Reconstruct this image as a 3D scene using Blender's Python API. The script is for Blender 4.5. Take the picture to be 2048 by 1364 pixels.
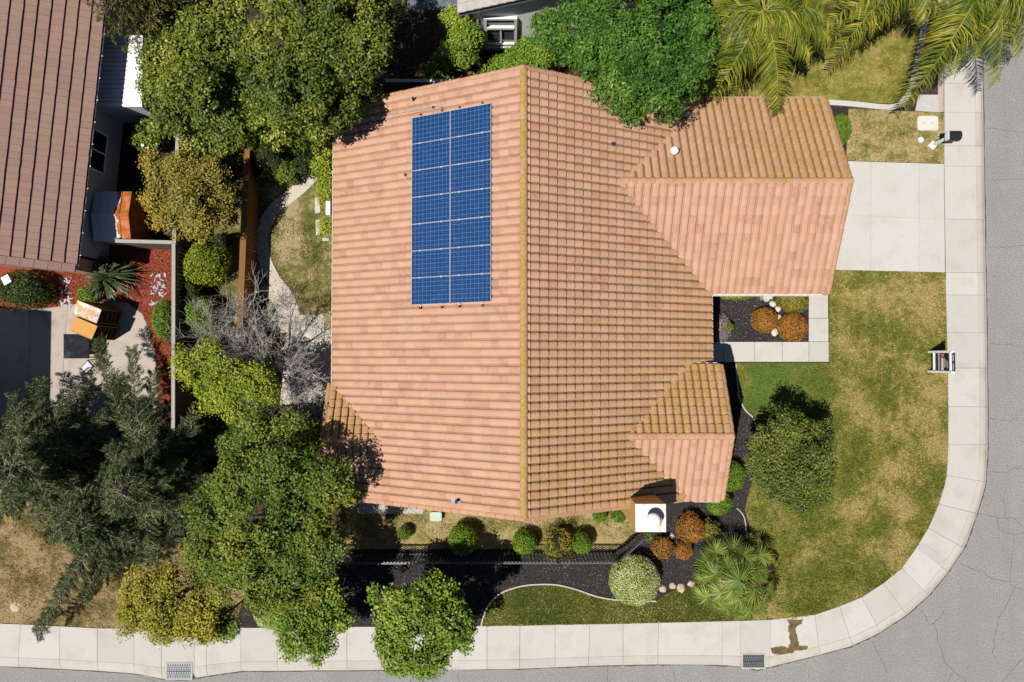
import bpy, math, random
import numpy as np
from mathutils import Vector, Matrix

for _o in list(bpy.data.objects):
    bpy.data.objects.remove(_o, do_unlink=True)
SC = bpy.context.scene
COL = SC.collection
PI = math.pi

# ------------------------------------------------------------------ camera
CAM_H, FPX, TILT = 28.6, 1365.0, math.radians(1.40)
cam_d = bpy.data.cameras.new('camera')
cam_d.sensor_width = 36.0
cam_d.lens = 36.0 * FPX / 2048.0
cam_d.clip_start, cam_d.clip_end = 0.1, 2000.0
cam = bpy.data.objects.new('camera', cam_d)
COL.objects.link(cam)
cam.location = (0, 0, CAM_H)
cam.rotation_euler = (TILT, 0, 0)
SC.camera = cam

# ------------------------------------------------------------------ light
SUN_TRAVEL = Vector((0.405, 0.25, -1.0)).normalized()      # direction the sunlight travels
elev = math.asin(-SUN_TRAVEL.z)
to_sun = -SUN_TRAVEL
world = bpy.data.worlds.new('World')
SC.world = world
world.use_nodes = True
wn = world.node_tree
bg = wn.nodes['Background']
sky = wn.nodes.new('ShaderNodeTexSky')
sky.sky_type = 'NISHITA'
sky.sun_disc = False
sky.sun_elevation = elev
sky.dust_density = 0.3
sky.air_density = 0.8
sky.sun_rotation = math.atan2(to_sun.x, to_sun.y)
wn.links.new(sky.outputs[0], bg.inputs[0])
bg.inputs[1].default_value = 0.05
sun_d = bpy.data.lights.new('sun', 'SUN')
sun_d.energy = 5.0
sun_d.angle = math.radians(0.53)
sun_d.color = (1.0, 0.955, 0.88)
sun = bpy.data.objects.new('sun', sun_d)
COL.objects.link(sun)
sun.location = (-20, -15, 40)
sun.rotation_euler = SUN_TRAVEL.to_track_quat('-Z', 'Y').to_euler()
vs = SC.view_settings
vs.view_transform = 'Standard'
vs.look = 'None'
vs.exposure = 0.14
vs.gamma = 1.0
vs.use_curve_mapping = False
SC.cycles.max_bounces = 6
SC.cycles.diffuse_bounces = 1
SC.cycles.transparent_max_bounces = 8
SC.cycles.use_denoising = True

# ------------------------------------------------------------------ where a point of the survey photo lies at height z
_ct, _st = math.cos(TILT), math.sin(TILT)
def ray(px, py):
    x, y, z = (px - 1024.0) / FPX, -(py - 682.0) / FPX, -1.0
    return Vector((x, y * _ct - z * _st, y * _st + z * _ct))
def at(px, py, z=0.0):
    d = ray(px, py)
    s = (z - CAM_H) / d.z
    return Vector((d.x * s, d.y * s, z))
def on_plane(px, py, p0, n):
    d = ray(px, py); o = Vector((0, 0, CAM_H))
    return o + d * ((p0 - o).dot(n) / d.dot(n))
def G2(px, py, z=0.0):
    p = at(px, py, z); return (p.x, p.y)
def mpp(z):                                    # metres per survey pixel at height z
    return (CAM_H - z) / FPX

# ------------------------------------------------------------------ mesh helpers
class MB:
    """collects vertices and faces; build() links them as one mesh object"""
    def __init__(s):
        s.v, s.f = [], []
    def add(s, vs_, fs):
        o = len(s.v)
        s.v += [tuple(v) for v in vs_]
        s.f += [tuple(i + o for i in f) for f in fs]
        return s
    def box(s, cx, cy, cz, sx, sy, sz, rz=0.0):
        c, n = math.cos(rz), math.sin(rz)
        vs_ = []
        for dz in (-.5, .5):
            for dx, dy in ((-.5, -.5), (.5, -.5), (.5, .5), (-.5, .5)):
                x, y = dx * sx, dy * sy
                vs_.append((cx + x * c - y * n, cy + x * n + y * c, cz + dz * sz))
        return s.add(vs_, [(3, 2, 1, 0), (4, 5, 6, 7), (0, 1, 5, 4), (1, 2, 6, 5), (2, 3, 7, 6), (3, 0, 4, 7)])
    def frame_box(s, o, a, b, c):
        """parallelepiped from corner o with edge vectors a, b, c"""
        o, a, b, c = map(Vector, (o, a, b, c))
        vs_ = [o, o + a, o + a + b, o + b, o + c, o + a + c, o + a + b + c, o + b + c]
        fs = [(3, 2, 1, 0), (4, 5, 6, 7), (0, 1, 5, 4), (1, 2, 6, 5), (2, 3, 7, 6), (3, 0, 4, 7)]
        if a.cross(b).dot(c) < 0: fs = [f[::-1] for f in fs]
        return s.add(vs_, fs)
    def prism(s, pts, z0, z1):
        """closed plan outline pts [(x, y)...] from z0 to z1 (z1 may be a list)"""
        n = len(pts)
        area = sum(pts[i][0] * pts[(i + 1) % n][1] - pts[(i + 1) % n][0] * pts[i][1] for i in range(n))
        if area < 0: pts = pts[::-1]; z1 = z1[::-1] if isinstance(z1, list) else z1
        zt = z1 if isinstance(z1, list) else [z1] * n
        vs_ = [(p[0], p[1], z0) for p in pts] + [(p[0], p[1], zt[i]) for i, p in enumerate(pts)]
        fs = [tuple(range(n - 1, -1, -1)), tuple(range(n, 2 * n))]
        fs += [(i, (i + 1) % n, n + (i + 1) % n, n + i) for i in range(n)]
        return s.add(vs_, fs)
    def tube(s, path, r, n=6, cap=True):
        path = [Vector(p) for p in path]
        rs = r if isinstance(r, (list, tuple)) else [r] * len(path)
        vs_, fs = [], []
        ref = None
        for i, p in enumerate(path):
            t = (path[min(i + 1, len(path) - 1)] - path[max(i - 1, 0)])
            t = t.normalized() if t.length > 1e-9 else Vector((0, 0, 1))
            if ref is None:
                ref = t.orthogonal().normalized()
            u = (ref - t * ref.dot(t))
            u = u.normalized() if u.length > 1e-6 else t.orthogonal().normalized()
            ref = u
            w = t.cross(u)
            for k in range(n):
                a = 2 * PI * k / n
                vs_.append(p + (u * math.cos(a) + w * math.sin(a)) * rs[i])
        for i in range(len(path) - 1):
            for k in range(n):
                fs.append((i * n + k, i * n + (k + 1) % n, (i + 1) * n + (k + 1) % n, (i + 1) * n + k))
        if cap:
            fs.append(tuple(range(n - 1, -1, -1)))
            fs.append(tuple((len(path) - 1) * n + k for k in range(n)))
        return s.add(vs_, fs)
    def lathe(s, c, prof, n=16):
        """prof: [(radius, z)...] about a vertical axis at c"""
        vs_, fs = [], []
        for r, z in prof:
            for k in range(n):
                a = 2 * PI * k / n
                vs_.append((c[0] + r * math.cos(a), c[1] + r * math.sin(a), c[2] + z))
        for i in range(len(prof) - 1):
            for k in range(n):
                fs.append((i * n + k, i * n + (k + 1) % n, (i + 1) * n + (k + 1) % n, (i + 1) * n + k))
        fs.append(tuple(range(n - 1, -1, -1)))
        fs.append(tuple((len(prof) - 1) * n + k for k in range(n)))
        return s.add(vs_, fs)
    def build(s, name, m, parent=None, smooth=False):
        return obj(name, s.v, s.f, m, parent, smooth)

ROOT = {}
def obj(name, v, f, m, parent=None, smooth=False):
    """one mesh object from world-space vertices; under a thing its vertices are kept relative to that thing"""
    me = bpy.data.meshes.new(name)
    v = np.asarray([tuple(p) for p in v] if not isinstance(v, np.ndarray) else v, dtype=np.float64).reshape(-1, 3)
    root = None
    if parent is not None:
        root = ROOT.get(parent.name)
        if root is not None:
            v = v - np.array(root)
    if isinstance(f, np.ndarray):                       # uniform faces (n, k)
        n, k = f.shape
        me.vertices.add(len(v)); me.vertices.foreach_set('co', v.astype(np.float32).ravel())
        me.loops.add(n * k); me.loops.foreach_set('vertex_index', f.astype(np.int32).ravel())
        me.polygons.add(n); me.polygons.foreach_set('loop_start', np.arange(0, n * k, k, dtype=np.int32))
        me.update(calc_edges=True)
    else:
        me.from_pydata([tuple(p) for p in v], [], [tuple(q) for q in f])
        me.update()
    if smooth:
        me.polygons.foreach_set('use_smooth', [True] * len(me.polygons))
    me.materials.append(m)
    o = bpy.data.objects.new(name, me)
    COL.objects.link(o)
    if parent is not None:
        o.parent = parent
        if root is not None: ROOT[o.name] = root
    return o
def tag(o, label=None, cat=None, group=None, kind=None):
    if label: o['label'] = label
    if cat: o['category'] = cat
    if group: o['group'] = group
    if kind: o['kind'] = kind
    return o
def thing(name, label, cat, loc, group=None):
    o = bpy.data.objects.new(name, None)
    COL.objects.link(o)
    o.empty_display_size = 0.2
    o.location = loc
    ROOT[o.name] = tuple(loc)
    return tag(o, label, cat, group)
def struct(o):
    o['kind'] = 'structure'; return o
def attr(o, name, data):
    a = o.data.attributes.new(name, 'FLOAT', 'POINT')
    a.data.foreach_set('value', np.asarray(data, dtype=np.float32))

# ------------------------------------------------------------------ material helpers
def _n(nt, t, **kw):
    n = nt.nodes.new(t)
    for k, v in kw.items(): setattr(n, k, v)
    return n
class Mat:
    def __init__(s, name, rough=0.9, spec=0.3):
        s.m = bpy.data.materials.new(name); s.m.use_nodes = True
        s.nt = s.m.node_tree
        s.b = s.nt.nodes['Principled BSDF']
        s.b.inputs['Roughness'].default_value = rough
        s.b.inputs['Specular IOR Level'].default_value = spec
        s.pos = _n(s.nt, 'ShaderNodeNewGeometry').outputs['Position']
        s.h = None
    def L(s, a, b): s.nt.links.new(a, b)
    def noise(s, scale, detail=4, rough=.55, vec=None, stretch=None, dist=0.0):
        v = vec or s.pos
        if stretch:
            mp = _n(s.nt, 'ShaderNodeMapping'); mp.inputs['Scale'].default_value = stretch
            s.L(v, mp.inputs[0]); v = mp.outputs[0]
        n = _n(s.nt, 'ShaderNodeTexNoise')
        n.inputs['Scale'].default_value = scale; n.inputs['Detail'].default_value = detail
        n.inputs['Roughness'].default_value = rough; n.inputs['Distortion'].default_value = dist
        s.L(v, n.inputs['Vector']); return n.outputs['Fac']
    def voronoi(s, scale, feature='F1', out='Distance', stretch=None):
        v = s.pos
        if stretch:
            mp = _n(s.nt, 'ShaderNodeMapping'); mp.inputs['Scale'].default_value = stretch
            s.L(v, mp.inputs[0]); v = mp.outputs[0]
        n = _n(s.nt, 'ShaderNodeTexVoronoi', feature=feature)
        n.inputs['Scale'].default_value = scale
        s.L(v, n.inputs['Vector']); return n.outputs[out]
    def ramp(s, fac, stops):
        r = _n(s.nt, 'ShaderNodeValToRGB'); e = r.color_ramp.elements
        while len(e) < len(stops): e.new(0.5)
        for i, (p, c) in enumerate(stops):
            e[i].position = p; e[i].color = (c[0], c[1], c[2], 1) if not isinstance(c, (int, float)) else (c, c, c, 1)
        s.L(fac, r.inputs[0]); return r.outputs[0]
    def rng(s, fac, a, b, c=0.0, d=1.0):
        n = _n(s.nt, 'ShaderNodeMapRange')
        for i, x in enumerate((a, b, c, d)): n.inputs[i + 1].default_value = x
        s.L(fac, n.inputs[0]); return n.outputs[0]
    def mix(s, fac, a, b, mode='MIX'):
        n = _n(s.nt, 'ShaderNodeMix', data_type='RGBA', blend_type=mode)
        for x, i in ((fac, 0), (a, 6), (b, 7)):
            if isinstance(x, (int, float)): n.inputs[i].default_value = x
            elif isinstance(x, tuple): n.inputs[i].default_value = (x[0], x[1], x[2], 1)
            else: s.L(x, n.inputs[i])
        return n.outputs[2]
    def math(s, op, a, b=None):
        n = _n(s.nt, 'ShaderNodeMath', operation=op)
        for i, x in enumerate((a, b)):
            if x is None: continue
            if isinstance(x, (int, float)): n.inputs[i].default_value = x
            else: s.L(x, n.inputs[i])
        return n.outputs[0]
    def island(s):
        return _n(s.nt, 'ShaderNodeNewGeometry').outputs['Random Per Island']
    def orand(s):
        return _n(s.nt, 'ShaderNodeObjectInfo').outputs['Random']
    def attr(s, name):
        return _n(s.nt, 'ShaderNodeAttribute', attribute_name=name).outputs['Fac']
    def objco(s):
        return _n(s.nt, 'ShaderNodeTexCoord').outputs['Object']
    def col(s, c):
        if isinstance(c, tuple): s.b.inputs['Base Color'].default_value = (c[0], c[1], c[2], 1)
        else: s.L(c, s.b.inputs['Base Color'])
        return s
    def bump(s, h, strength=.3, dist=.02):
        n = _n(s.nt, 'ShaderNodeBump'); n.inputs['Strength'].default_value = strength
        n.inputs['Distance'].default_value = dist
        s.L(h, n.inputs['Height']); s.L(n.outputs[0], s.b.inputs['Normal']); return s

def plain(name, c, rough=.7, var=.12, scale=6.0, metal=0.0, spec=.3):
    m = Mat(name, rough, spec)
    m.b.inputs['Metallic'].default_value = metal
    d = tuple(x * (1 - var) for x in c); l = tuple(min(1, x * (1 + var)) for x in c)
    m.col(m.ramp(m.noise(scale), [(.3, d), (.7, l)]))
    return m.m
def leafmat(name, stops, big=0.5, trans=.14, rough=.45):
    """leaf colours spread over single leaves and, more slowly, over the boughs of the crown"""
    m = Mat(name, rough, .25)
    f = m.math('ADD', m.math('MULTIPLY', m.island(), .55), m.math('MULTIPLY', m.rng(m.noise(big, 3), .3, .7), .45))
    c = m.ramp(f, stops)
    m.col(c)
    t = _n(m.nt, 'ShaderNodeBsdfTranslucent'); m.L(c, t.inputs[0])
    x = _n(m.nt, 'ShaderNodeMixShader'); x.inputs[0].default_value = trans
    m.L(m.b.outputs[0], x.inputs[1]); m.L(t.outputs[0], x.inputs[2])
    m.L(x.outputs[0], m.nt.nodes['Material Output'].inputs['Surface'])
    return m.m
rnd = random.Random(7)
# ================================================================== ground, road, lots
def m_asphalt():
    m = Mat('asphalt', .92, .25)
    a = m.ramp(m.math('ADD', m.math('MULTIPLY', m.noise(16, 3, .8), .6), m.math('MULTIPLY', m.noise(48, 2, .8), .4)), [(.32, (.115, .113, .11)), (.5, (.245, .24, .233)), (.68, (.43, .42, .41))])
    b = m.mix(m.rng(m.noise(.35, 5), .35, .75, 0, .45), a, (.21, .205, .20))
    p = m.at_spot = m.rng(m.noise(1.2, 4), .55, .8, 0, .25)
    b = m.mix(p, b, (.36, .34, .32))
    b = m.mix(m.rng(m.noise(.22, 3, .5, stretch=(3, .5, 1)), .5, .72, 0, .35), b, (.19, .187, .182))
    b = m.mix(m.rng(m.noise(2.6, 5, .75), .66, .78, 0, .6), b, (.12, .118, .115))
    m.col(b).bump(m.noise(90, 2), .5, .01); return m.m
def m_concrete(name, lo, hi, stain, samt=.5):
    m = Mat(name, .88, .25)
    a = m.mix(m.orand(), lo, hi)
    a = m.mix(m.rng(m.noise(14, 5, .75), .35, .7, 0, .30), a, tuple(x * .74 for x in lo))
    a = m.mix(m.rng(m.noise(1.1, 5, .6), .5, .75, 0, samt), a, stain)
    a = m.mix(m.rng(m.noise(5, 6, .7, stretch=(1, .3, 1)), .58, .8, 0, samt * .7), a, tuple(x * .8 for x in stain))
    m.col(a).bump(m.noise(60, 3), .15, .01); return m.m
def m_soil(name, a_, b_, c_, s=9):
    m = Mat(name, .95, .15)
    a = m.ramp(m.noise(s, 6, .7), [(.28, a_), (.5, b_), (.75, c_)])
    m.col(a).bump(m.noise(s * 2.5, 5), .8, .03); return m.m
def greener(m, a):
    """the better watered corner of the lawn by the entry walk"""
    c = at(1545, 785); v = _n(m.nt, 'ShaderNodeVectorMath', operation='DISTANCE'); m.L(m.pos, v.inputs[0]); v.inputs[1].default_value = (c.x, c.y, 0)
    d = m.math('ADD', v.outputs['Value'], m.rng(m.noise(1.4, 4), .3, .7, -.9, .9))
    return m.mix(m.rng(d, .8, 2.6, .85, 0), a, m.ramp(m.noise(22, 3), [(.3, (.05, .11, .015)), (.7, (.11, .18, .03))]))
def drier(m, big):
    """turf dries out towards the hot street pavement"""
    sx_ = _n(m.nt, 'ShaderNodeSeparateXYZ'); m.L(m.pos, sx_.inputs[0])
    return m.math('ADD', big, m.rng(sx_.outputs[0], 14.0, 17.8, -.005, .05))
def m_lawn(name, green, olive, straw, dry=.5, sc=.45):
    m = Mat(name, .95, .15)
    big = m.math('ADD', m.math('MULTIPLY', m.noise(sc, 4, .6), .65), m.math('MULTIPLY', m.noise(sc * 6, 4, .7), .35))
    if name == 'front_lawn': big = drier(m, big)
    a = m.ramp(big, [(dry - .09, green), (dry, olive), (dry + .08, straw)])
    f = m.noise(38, 3, .8)
    a = m.mix(m.rng(f, .35, .7, 0, .55), a, tuple(x * .5 for x in green))
    a = m.mix(m.rng(m.noise(24, 3, .8), .52, .75, 0, .6), a, tuple(min(1, x * 1.25) for x in straw))
    if name == 'front_lawn': a = greener(m, a)
    m.col(a).bump(m.noise(30, 4), .9, .04); return m.m

M_ASPH = m_asphalt()
M_WALK = m_concrete('sidewalk_concrete', (.45, .432, .40), (.515, .495, .46), (.37, .31, .25), .5)
M_DRIVE = m_concrete('driveway_concrete', (.485, .465, .435), (.52, .50, .47), (.40, .36, .31), .5)
M_CURB = m_concrete('curb_concrete', (.44, .41, .37), (.50, .47, .43), (.32, .26, .2), .6)
M_PATH = m_concrete('path_concrete', (.52, .465, .40), (.56, .50, .44), (.36, .3, .23), .4)
M_AGG = m_concrete('patio_aggregate', (.40, .35, .30), (.44, .385, .335), (.26, .21, .17), .8)
M_EDGE = m_concrete('edging_concrete', (.48, .42, .38), (.52, .46, .41), (.35, .29, .25), .5)
M_EARTH = m_soil('earth', (.018, .013, .009), (.045, .033, .022), (.10, .078, .052), 6)
M_MULCH = m_soil('black_mulch', (.010, .010, .011), (.030, .028, .029), (.085, .073, .066), 16)
M_REDM = m_soil('red_bark', (.10, .018, .010), (.26, .055, .028), (.42, .13, .07), 22)
M_LAWN = m_lawn('front_lawn', (.085, .11, .014), (.175, .17, .027), (.36, .27, .10), .515, .6)
M_LAWN2 = m_lawn('parkway_lawn', (.055, .085, .014), (.13, .14, .028), (.25, .2, .07), .56, .5)
M_DRY = m_lawn('dry_lawn', (.115, .12, .025), (.27, .215, .07), (.43, .33, .165), .47, 1.1)
M_YARD = m_lawn('yard_lawn', (.075, .09, .018), (.18, .16, .045), (.42, .33, .19), .49, .9)
M_LAWN3 = m_lawn('corner_lawn', (.12, .13, .02), (.25, .22, .045), (.38, .30, .1), .52, .7)
M_STRAW = m_lawn('straw_slope', (.075, .075, .02), (.22, .155, .065), (.38, .27, .14), .47, .8)

# one sheet to the horizon, the road sheet on it, the raised lots
struct(MB().prism([(-600, -600), (600, -600), (600, 600), (-600, 600)], -.6, -.2).build('ground', M_EARTH))

OUT = [(1966, -120), (1967, 0), (1969, 170), (1972, 330), (1975, 540), (1977, 640), (1978, 740), (1979, 909), (1973, 976), (1958, 1027),
       (1936, 1089), (1899, 1146), (1860, 1193), (1816, 1232), (1749, 1274), (1706, 1294), (1619, 1317), (1536, 1337), (1517, 1342),
       (1474, 1334), (1391, 1330), (1314, 1331), (1177, 1334), (1024, 1340), (762, 1342), (512, 1344), (483, 1344), (413, 1354),
       (367, 1362), (320, 1360), (287, 1351), (193, 1344), (0, 1334), (-140, 1330)]
INN = [(1887, -120), (1887, 0), (1888, 170), (1888, 330), (1891, 545), (1892, 640), (1895, 740), (1896, 909), (1888, 979), (1876, 1012),
       (1856, 1056), (1836, 1091), (1803, 1136), (1766, 1166), (1723, 1194), (1679, 1212), (1603, 1236), (1536, 1239), (1451, 1242),
       (1291, 1246), (1024, 1251), (762, 1253), (483, 1255), (193, 1256), (0, 1246), (-140, 1240)]
out_w = [G2(*p) for p in OUT]; inn_w = [G2(*p) for p in INN]
road_poly = [(-140, -60), (140, -60), (140, 60)] + [(out_w[0][0] + .02, 60)] + out_w + [(-140, out_w[-1][1])]
M_R = MB().prism(road_poly, -.19, -.125)
road = struct(M_R.build('road', M_ASPH))
lot = [(inn_w[0][0] + .3, 60)] + [(x + .0, y) for x, y in inn_w] + [(-60, inn_w[-1][1]), (-60, 60)]
struct(MB().prism(lot, -.22, -.012).build('yard_soil', M_EARTH))

# sidewalk slabs and rolled curb, station by station (inner joint end, outer joint end)
ST = [((1887, -100), (1966, -100)), ((1887, -20), (1967, -20)), ((1887, 72), (1968, 72)), ((1888, 167), (1969, 167)),
      ((1888, 225), (1970, 225)), ((1888, 292), (1971, 292)), ((1888, 332), (1972, 333)), ((1889, 438), (1973, 440)),
      ((1891, 545), (1975, 545)), ((1891, 590), (1976, 590)), ((1893, 665), (1977, 666)), ((1895, 736), (1978, 736)),
      ((1896, 813), (1979, 814)), ((1896, 888), (1979, 890)), ((1893, 951), (1975, 964)), ((1877, 1008), (1958, 1028)),
      ((1856, 1056), (1931, 1098)), ((1833, 1094), (1899, 1146)), ((1803, 1136), (1860, 1193)), ((1766, 1166), (1815, 1232)),
      ((1723, 1194), (1762, 1267)), ((1679, 1212), (1706, 1294)), ((1629, 1229), (1640, 1312)), ((1541, 1239), (1538, 1337)),
      ((1480, 1241), (1480, 1335)), ((1444, 1242), (1444, 1332)), ((1317, 1245), (1315, 1331)), ((1246, 1247), (1246, 1332)),
      ((1179, 1248), (1177, 1334)), ((1110, 1249), (1110, 1337)), ((1040, 1251), (1039, 1340)), ((974, 1251), (974, 1341)),
      ((904, 1252), (904, 1342)), ((834, 1252), (834, 1342)), ((763, 1253), (763, 1342)), ((694, 1253), (694, 1343)), ((625, 1254), (625, 1343)),
      ((555, 1255), (555, 1344)), ((482, 1255), (482, 1344)), ((413, 1255), (413, 1353)), ((389, 1255), (389, 1358)),
      ((323, 1256), (323, 1360)), ((268, 1256), (268, 1349)), ((195, 1256), (195, 1344)), ((120, 1252), (120, 1339)),
      ((42, 1248), (36, 1336)), ((-40, 1245), (-44, 1333)), ((-130, 1240), (-130, 1330))]
walk = struct(MB().prism(inn_w + out_w[::-1], -.19, -.115).build('sidewalk', M_CURB))
def lerp2(a, b, t): return (a[0] + (b[0] - a[0]) * t, a[1] + (b[1] - a[1]) * t)
def sub_poly(A, B, C, D, gap):
    """quad A (inner start) B (outer start) C (outer end) D (inner end), pulled in by gap at both joints"""
    l1 = math.dist(A, D) or 1; l2 = math.dist(B, C) or 1
    return [lerp2(A, D, gap / l1), lerp2(B, C, gap / l2), lerp2(C, B, gap / l2), lerp2(D, A, gap / l1)]
for i in range(len(ST) - 1):
    A, B = G2(*ST[i][0]), G2(*ST[i][1]); D, C = G2(*ST[i + 1][0]), G2(*ST[i + 1][1])
    K1, K2 = lerp2(A, B, .765), lerp2(D, C, .765)
    q = sub_poly(A, K1, K2, D, rnd.choice((.0045, .0075)))
    q = [lerp2(q[0], q[1], .006), lerp2(q[1], q[0], .006), lerp2(q[2], q[3], .006), lerp2(q[3], q[2], .006)]
    dz = rnd.uniform(-.004, .004)
    MB().prism(q, -.14, .022 + dz).build('slab', M_WALK, walk)
    e = sub_poly(K1, B, C, K2, .006)
    # rolled curb: flat back then a rounded drop to the gutter
    m = MB(); prof = [(0.0, .020), (.35, .018), (.6, -.005), (.8, -.06), (1.0, -.104)]
    vs_ = []
    for t, z in prof:
        p, r_ = lerp2(e[0], e[1], t), lerp2(e[3], e[2], t)
        vs_ += [(p[0], p[1], z + dz), (r_[0], r_[1], z + dz)]
    nb = len(vs_)
    vs_ += [(x, y, -.16) for x, y, z in vs_]
    fs = []
    for k in range(len(prof) - 1):
        a_, b_, c_, d_ = 2 * k, 2 * k + 1, 2 * k + 3, 2 * k + 2
        fs += [(a_, d_, c_, b_), (nb + a_, nb + b_, nb + c_, nb + d_), (a_, nb + a_, nb + d_, d_), (b_, c_, nb + c_, nb + b_)]
    fs += [(0, 1, nb + 1, nb), (nb - 2, 2 * nb - 2, 2 * nb - 1, nb - 1)]
    m.add(vs_, fs).build('curb_segment', M_CURB, walk)

# grit and leaf dust caught where the curb meets the asphalt
gp_rn = random.Random(3); grit = []
for i in range(len(out_w) - 1):
    for k in range(12):
        p = lerp2(out_w[i], out_w[i + 1], k / 12); grit.append((p[0] + .022 + gp_rn.uniform(-.012, .012), p[1] - .022 + gp_rn.uniform(-.012, .012)))
# driveway slabs
X = [1585, 1740.5, 1837.5, 1887.5]
driveway = struct(MB().prism([G2(1585, 319), G2(1887, 328), G2(1890, 544), G2(1585, 538)], -.15, .010).build('driveway', M_CURB))
def dy(x, k): return (319 + (x - 1585) * .030, 425 + (x - 1585) * .048, 538 + (x - 1585) * .023)[k]
for j in range(2):
    for i in range(3):
        a, b = X[i], X[i + 1]
        q = [G2(a + .3, dy(a, j) + .3), G2(b - .3, dy(b, j) + .3), G2(b - .3, dy(b, j + 1) - .3), G2(a + .3, dy(a, j + 1) - .3)]
        MB().prism(q, -.12, .024 + rnd.uniform(-.003, .003)).build('slab', M_DRIVE, driveway)

# entry walk, an L of square slabs
entry = struct(MB().prism([G2(1405, 682), G2(1616, 683), G2(1616, 560), G2(1657, 560), G2(1658, 725), G2(1405, 725)], -.12, -.02).build('entry_walk', M_CURB))
for (x0, y0, x1, y1) in [(1405, 683.5, 1447, 724), (1447, 683.5, 1509, 724), (1509, 683.5, 1564, 724), (1564, 683.5, 1617, 724), (1617, 683.5, 1657, 724),
                         (1617, 636.5, 1656.6, 683.5), (1617, 590, 1656, 636.5), (1617, 560, 1656, 590)]:
    q = [G2(x0 + .45, y0 + .45), G2(x1 - .45, y0 + .45), G2(x1 - .45, y1 - .45), G2(x0 + .45, y1 - .45)]
    MB().prism(q, -.1, .028 + rnd.uniform(-.003, .003)).build('slab', M_WALK, entry)

# lawns and beds: thin sheets stepped 4 mm and more above one another
def sheet(name, pts, z, m, sm=0):
    w = [G2(*p) for p in pts]
    for _ in range(sm):
        w2 = []
        for i in range(len(w)):
            a, b = w[i], w[(i + 1) % len(w)]
            w2 += [lerp2(a, b, .25), lerp2(a, b, .75)]
        w = w2
    return struct(MB().prism(w, z - .03, z).build(name, m)), w
BED = [(1471, 726), (1474, 760), (1478, 795), (1490, 820), (1507, 838), (1517, 880), (1512, 940), (1496, 990), (1490, 1020), (1502, 1060),
       (1490, 1105), (1440, 1148), (1392, 1168), (1345, 1180), (1312, 1202)]
EDGE_S = [(962, 1253), (966, 1235), (978, 1208), (1000, 1187), (1030, 1175), (1065, 1169), (1110, 1169), (1150, 1178), (1195, 1193), (1240, 1200), (1312, 1202)]
lawn_poly = BED + EDGE_S[::-1] + [p for p in INN[::-1] if 545 <= p[1] and p[0] > 962] + [(1668, 540), (1658, 590), (1658, 726)]
lawn_main, LAWN_W = sheet('lawn', lawn_poly, .012, M_LAWN)
bed, _ = sheet('mulch_bed', BED[::-1] + [(1440, 700), (1300, 960), (1250, 1090), (700, 1090), (470, 1090), (470, 1255)] + [(762, 1253)] + EDGE_S, .004, M_MULCH)
sheet('side_yard', [(690, 990), (1275, 990), (1275, 1068), (1235, 1098), (690, 1098)], .016, M_DRY)
sheet('courtyard_bed', [(1400, 560), (1616, 560), (1616, 683), (1400, 683)], .006, M_MULCH)
corner_lawn, CORNER_W = sheet('corner_lawn', [(1430, -130), (1858, -130), (1858, 0), (1848, 70), (1830, 150), (1812, 190), (1790, 208), (1640, 200), (1400, 205)], .012, M_LAWN3)
strip_lawn, STRIP_W = sheet('dry_strip', [(1697, 217), (1800, 222), (1887, 226), (1887, 327), (1692, 321)], .014, M_DRY)
sheet('corner_bed', [(1600, 208), (1698, 216), (1692, 321), (1600, 321)], .005, M_MULCH)
yard_lawn, YARD_W = sheet('back_lawn', [(440, 250), (690, 250), (690, 680), (440, 700), (350, 680), (360, 260)], .006, M_YARD)
straw, STRAW_W = sheet('straw_slope', [(-140, 1000), (140, 960), (420, 1040), (500, 1150), (470, 1254), (193, 1255), (0, 1245), (-140, 1240)], .010, M_STRAW)
park = sheet('street_verge', [(1887, -120), (1887, 224), (1876, 224), (1876, -120)], .008, m_soil('verge_gravel', (.3, .22, .17), (.45, .36, .3), (.6, .5, .43), 18))
# the parkway strip south of the planting bed is greener than the corner lawn
parkway, PARK_W = sheet('parkway_lawn', EDGE_S + [(1345, 1180), (1392, 1168), (1440, 1160), (1460, 1200), (1451, 1241), (1291, 1245), (1024, 1250)], .020, M_LAWN2)
# patio and red bark next door
sheet('red_bark_bed', [(0, 500), (250, 480), (350, 490), (345, 800), (230, 830), (100, 640), (0, 620)], .004, M_REDM)
patio = struct(MB().prism([G2(*p) for p in [(-80, 616), (100, 616), (205, 600), (255, 605), (285, 628), (302, 665), (312, 720), (316, 800), (290, 900), (150, 900), (-80, 900)]], -.1, .009).build('patio', M_AGG))
PX = [[(-80, 618), (60, 618), (60, 672), (-80, 672)], [(60, 618), (136, 614), (131, 672), (60, 672)], [(136, 614), (205, 601), (255, 606), (285, 629), (301, 665), (303, 690), (131, 673)],
      [(-80, 673), (60, 673), (60, 760), (-80, 760)], [(60, 673), (131, 673), (126, 760), (60, 760)], [(131, 674), (303, 691), (312, 720), (316, 775), (126, 760)],
      [(-80, 761), (126, 761), (120, 900), (-80, 900)], [(126, 761), (316, 776), (312, 830), (290, 900), (225, 900), (230, 790), (120, 900)][:5]]
for q in PX:
    c = (sum(p[0] for p in q) / len(q), sum(p[1] for p in q) / len(q))
    q = [(p[0] + (c[0] - p[0]) * .008, p[1] + (c[1] - p[1]) * .012) for p in q]
    MB().prism([G2(*p) for p in q], -.09, .02).build('slab', M_AGG, patio)

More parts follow.
